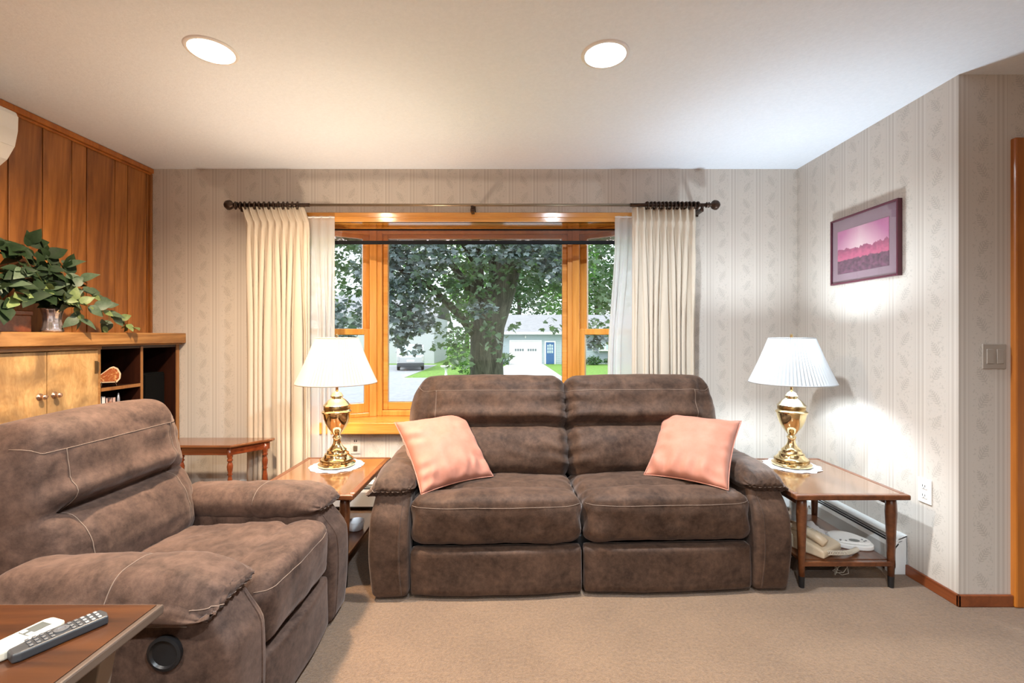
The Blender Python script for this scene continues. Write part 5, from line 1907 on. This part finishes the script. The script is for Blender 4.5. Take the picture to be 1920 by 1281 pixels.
def leaf_cloud(blobs, total, shape, size, flat=0.6):
    vs, fs = [], []
    vol = [b_[3] * b_[4] * b_[5] for b_ in blobs]
    wts = [v ** 0.75 for v in vol]
    tw = sum(wts)
    for bl, w_ in zip(blobs, wts):
        for _ in range(int(total * w_ / tw)):
            while True:
                q = Vector((random.uniform(-1, 1), random.uniform(-1, 1), random.uniform(-1, 1)))
                l_ = q.length
                if 0.0 < l_ <= 1 and random.random() < 0.25 + 0.75 * l_:
                    break
            c = Vector((bl[0] + q.x * bl[3], bl[1] + q.y * bl[4], bl[2] + q.z * bl[5]))
            # clumping
            if nz(c.x, c.y, c.z, 1.7 / max(0.5, size * 4)) < -0.22:
                continue
            M = rand_rot(flat)
            s_ = size * random.uniform(0.7, 1.25)
            k = len(vs)
            for (x, y) in shape:
                vs.append(c + (M @ Vector((x * s_, y * s_, -0.12 * s_ * abs(x) * 2 - 0.15 * s_ * y * y))))
            fs.append(tuple(range(k, k + len(shape))))
    return vs, fs


def cloud_obj(name, vs, fs, mat, parent):
    me = bpy.data.meshes.new(name)
    o0 = Vector(parent.location)
    me.from_pydata([tuple(p - o0) for p in vs], [], fs)
    me.update()
    o = link(name, me, mat, parent)
    o['kind'] = 'stuff'
    return o


random.seed(77)
TY = 12.0
tb = W(914, 700, TY)
tree = thing('maple_tree', 'large dark leaved maple tree with forked trunk outside the window', 'tree', (tb.x, TY, G))
to = Vector(tree.location)


def tp(u, v, y=0.0):
    return W(u, v, TY + y) - to


trunk = [Vector((0, 0, -0.05)), Vector((0, 0, 0.4)), tp(914, 720), tp(912, 660), tp(914, 610), tp(928, 570), tp(945, 530), tp(958, 480), tp(968, 420), tp(975, 340)]
B().tube(trunk, [0.62, 0.48, 0.44, 0.43, 0.46, 0.44, 0.37, 0.31, 0.26, 0.20], 18).obj('trunk', 'maple_bark', tree, smooth=True)
for pts, r0 in (([tp(905, 625), tp(893, 570), tp(896, 510), tp(892, 450), tp(880, 360)], 0.24),
                ([tp(930, 560), tp(925, 500, 0.4), tp(915, 440, 0.7), tp(900, 350, 1)], 0.17),
                ([tp(950, 520), tp(1000, 470, -0.5), tp(1050, 430, -0.8), tp(1110, 380, -1)], 0.13),
                ([tp(900, 640), tp(860, 590, -0.5), tp(810, 540, -0.8), tp(740, 500, -1)], 0.13),
                ([tp(894, 560), tp(850, 500, 0.5), tp(780, 440, 0.8), tp(690, 400, 1.2)], 0.12),
                ([tp(955, 490), tp(1010, 440, 0.8), tp(1080, 400, 1.5)], 0.10),
                ([tp(895, 500), tp(860, 440, -0.8), tp(800, 390, -1.2), tp(720, 360, -1.4)], 0.10)):
    B().tube(pts, [lerp(r0, r0 * 0.35, i / (len(pts) - 1)) for i in range(len(pts))], 10).obj('branch', 'maple_bark', tree, smooth=True)


def bl(u, v, dy, ru, rv, ry):
    p = W(u, v, TY + dy)
    k = (TY + dy) / FPX
    return (p.x, p.y, p.z, ru * k, ry, rv * k)


GREEN = [bl(860, 470, -0.3, 120, 70, 0.9), bl(800, 540, -1.0, 75, 45, 0.6), bl(840, 565, -0.8, 55, 30, 0.5), bl(905, 530, -1.0, 45, 40, 0.4),
         bl(1005, 490, -0.6, 75, 60, 0.8), bl(1030, 545, -0.6, 50, 45, 0.6), bl(1120, 490, -0.8, 70, 75, 0.8), bl(1150, 560, -0.8, 50, 40, 0.6),
         bl(660, 490, -0.6, 75, 60, 0.8), bl(650, 570, -0.9, 55, 35, 0.5), bl(850, 615, -0.9, 40, 22, 0.4), bl(835, 645, -1.0, 32, 20, 0.35), bl(862, 672, -1.0, 22, 30, 0.3),
         bl(915, 600, -1.2, 30, 28, 0.25), bl(925, 640, -1.2, 26, 22, 0.25), bl(945, 672, -1.2, 16, 14, 0.2), bl(958, 610, -1.0, 16, 12, 0.2), bl(1035, 610, -1.0, 26, 14, 0.25), bl(1110, 620, -1.0, 36, 26, 0.4),
         bl(760, 400, 0, 260, 80, 2.0), bl(1020, 390, 0, 240, 80, 2.0), bl(900, 250, 0, 420, 120, 3.0), bl(560, 450, 0, 110, 110, 1.5), bl(1260, 450, 0, 120, 110, 1.5)]
PLUM = [bl(780, 480, -1.5, 75, 45, 0.6), bl(750, 560, -1.5, 55, 50, 0.5), bl(745, 620, -1.4, 40, 28, 0.4), bl(1010, 470, -1.4, 60, 40, 0.5), bl(1040, 500, -1.4, 35, 40, 0.4), bl(640, 600, -1.4, 45, 40, 0.4), bl(720, 500, -1.5, 60, 60, 0.6), bl(1120, 640, -1.2, 28, 20, 0.3), bl(930, 470, -1.5, 60, 25, 0.4), bl(900, 580, -1.5, 26, 16, 0.2), bl(768, 652, -1.3, 26, 16, 0.25), bl(775, 600, -1.3, 45, 30, 0.4)]
gv, gf = leaf_cloud(GREEN, 21000, MAPLE, 0.155, 0.7)
cloud_obj('leaf_mass_green', gv, gf, 'maple_leaf', tree)
pv, pf = leaf_cloud(PLUM, 4000, MAPLE, 0.155, 0.7)
nl = len(MAPLE)
# nearest leaves as single parts, the rest as one mass
order = sorted(range(len(pf)), key=lambda i: pv[pf[i][0]].y)
near = set(order[:200])
cloud_obj('leaf_mass_plum', pv, [f for i, f in enumerate(pf) if i not in near], 'maple_leaf_plum', tree)
one = bpy.data.meshes.new('single_leaf')
one.from_pydata([(x, y, -0.24 * abs(x) - 0.15 * y * y) for x, y in MAPLE], [], [tuple(range(nl))])
one.materials.append(MATS['maple_leaf_plum'])
for i in near:
    f = pf[i]
    base = pv[f[0]]
    tip = pv[f[7]]
    side = pv[f[4]] - pv[f[10]]
    d = (tip - base)
    M = orient(d, d.cross(side) * -1)
    s_ = d.length / 1.01
    o = bpy.data.objects.new('leaf', one)
    COL.objects.link(o)
    o.parent = tree
    o.matrix_local = Matrix.Translation(base - to) @ M @ Matrix.Scale(s_, 4)


def far_tree(label, x, y, h, rad, mat, n, leaf, name='broadleaf_tree', group='trees behind the houses'):
    r = thing(name, label, 'tree', (x, y, G), 0, group)
    B().tube([(0, 0, -0.05), (0.1, 0, h * 0.3), (-0.1, 0.1, h * 0.6), (0, 0, h * 0.85)], [rad * 0.09, rad * 0.07, rad * 0.05, rad * 0.02], 10).obj('trunk', 'maple_bark', r, smooth=True)
    blobs = [(x, y, G + h * 0.62, rad * 0.8, rad * 0.8, h * 0.36)]
    for k in range(7):
        a = k * 2.4
        blobs.append((x + rad * 0.55 * math.cos(a), y + rad * 0.55 * math.sin(a), G + h * (0.35 + 0.08 * k), rad * 0.5, rad * 0.5, h * 0.16))
    vs, fs = leaf_cloud(blobs, n, OVAL, leaf, 0.8)
    cloud_obj('crown', vs, fs, mat, r)


far_tree('bright green tree between the white house and the maple trunk', -5.6, 55, 15, 3.6, 'far_leaf_bright', 3200, 0.6)
far_tree('dark green tree behind the garage roof, nearest the maple trunk', 0.8, 66, 19, 4.6, 'far_leaf_dark', 4200, 0.7)
far_tree('bright green tree rising behind the garage roof', 6.4, 54, 15, 3.8, 'far_leaf_bright', 3200, 0.6)
far_tree('dark green tree behind the right end of the grey house', 12.4, 68, 18, 4.6, 'far_leaf_dark', 3600, 0.7)
far_tree('green tree behind the projecting window of the grey house', 17.0, 52, 10, 4.0, 'far_leaf_bright', 2000, 0.6)
far_tree('tall green tree behind the white house roof', -14, 58, 13, 4.5, 'far_leaf_dark', 2200, 0.65)


def shrub(label, x, y, rx, rz, mat, n, leaf):
    r = thing('shrub', label, 'shrub', (x, y, G))
    B().tube([(0, 0, -0.02), (0.02, 0, rz * 0.8), (0, 0.02, rz * 1.4)], [0.03, 0.02, 0.008], 6).obj('stem', 'maple_bark', r)
    vs, fs = leaf_cloud([(x, y, G + rz, rx, rx * 0.8, rz)], n, OVAL, leaf, 0.8)
    cloud_obj('foliage', vs, fs, mat, r)


shrub('low green shrub under the grey house window, nearer the garage', 6.6, HY - 1.0, 0.75, 0.36, 'far_leaf_dark', 500, 0.2)
shrub('low green shrub under the grey house window, farther from the garage', 8.25, HY - 1.0, 0.75, 0.36, 'far_leaf_dark', 500, 0.2)
shrub('green shrub at the foot of the maple on its left', -2.7, 28.4, 0.8, 0.75, 'far_leaf_bright', 700, 0.2)
shrub('large green shrub on the lawn left of the maple trunk', -4.3, 36.6, 1.2, 1.6, 'far_leaf_bright', 1100, 0.25)
shrub('green shrub between the recycling bin and garage door', -0.72, HY - 0.9, 0.4, 0.5, 'far_leaf_dark', 350, 0.18)
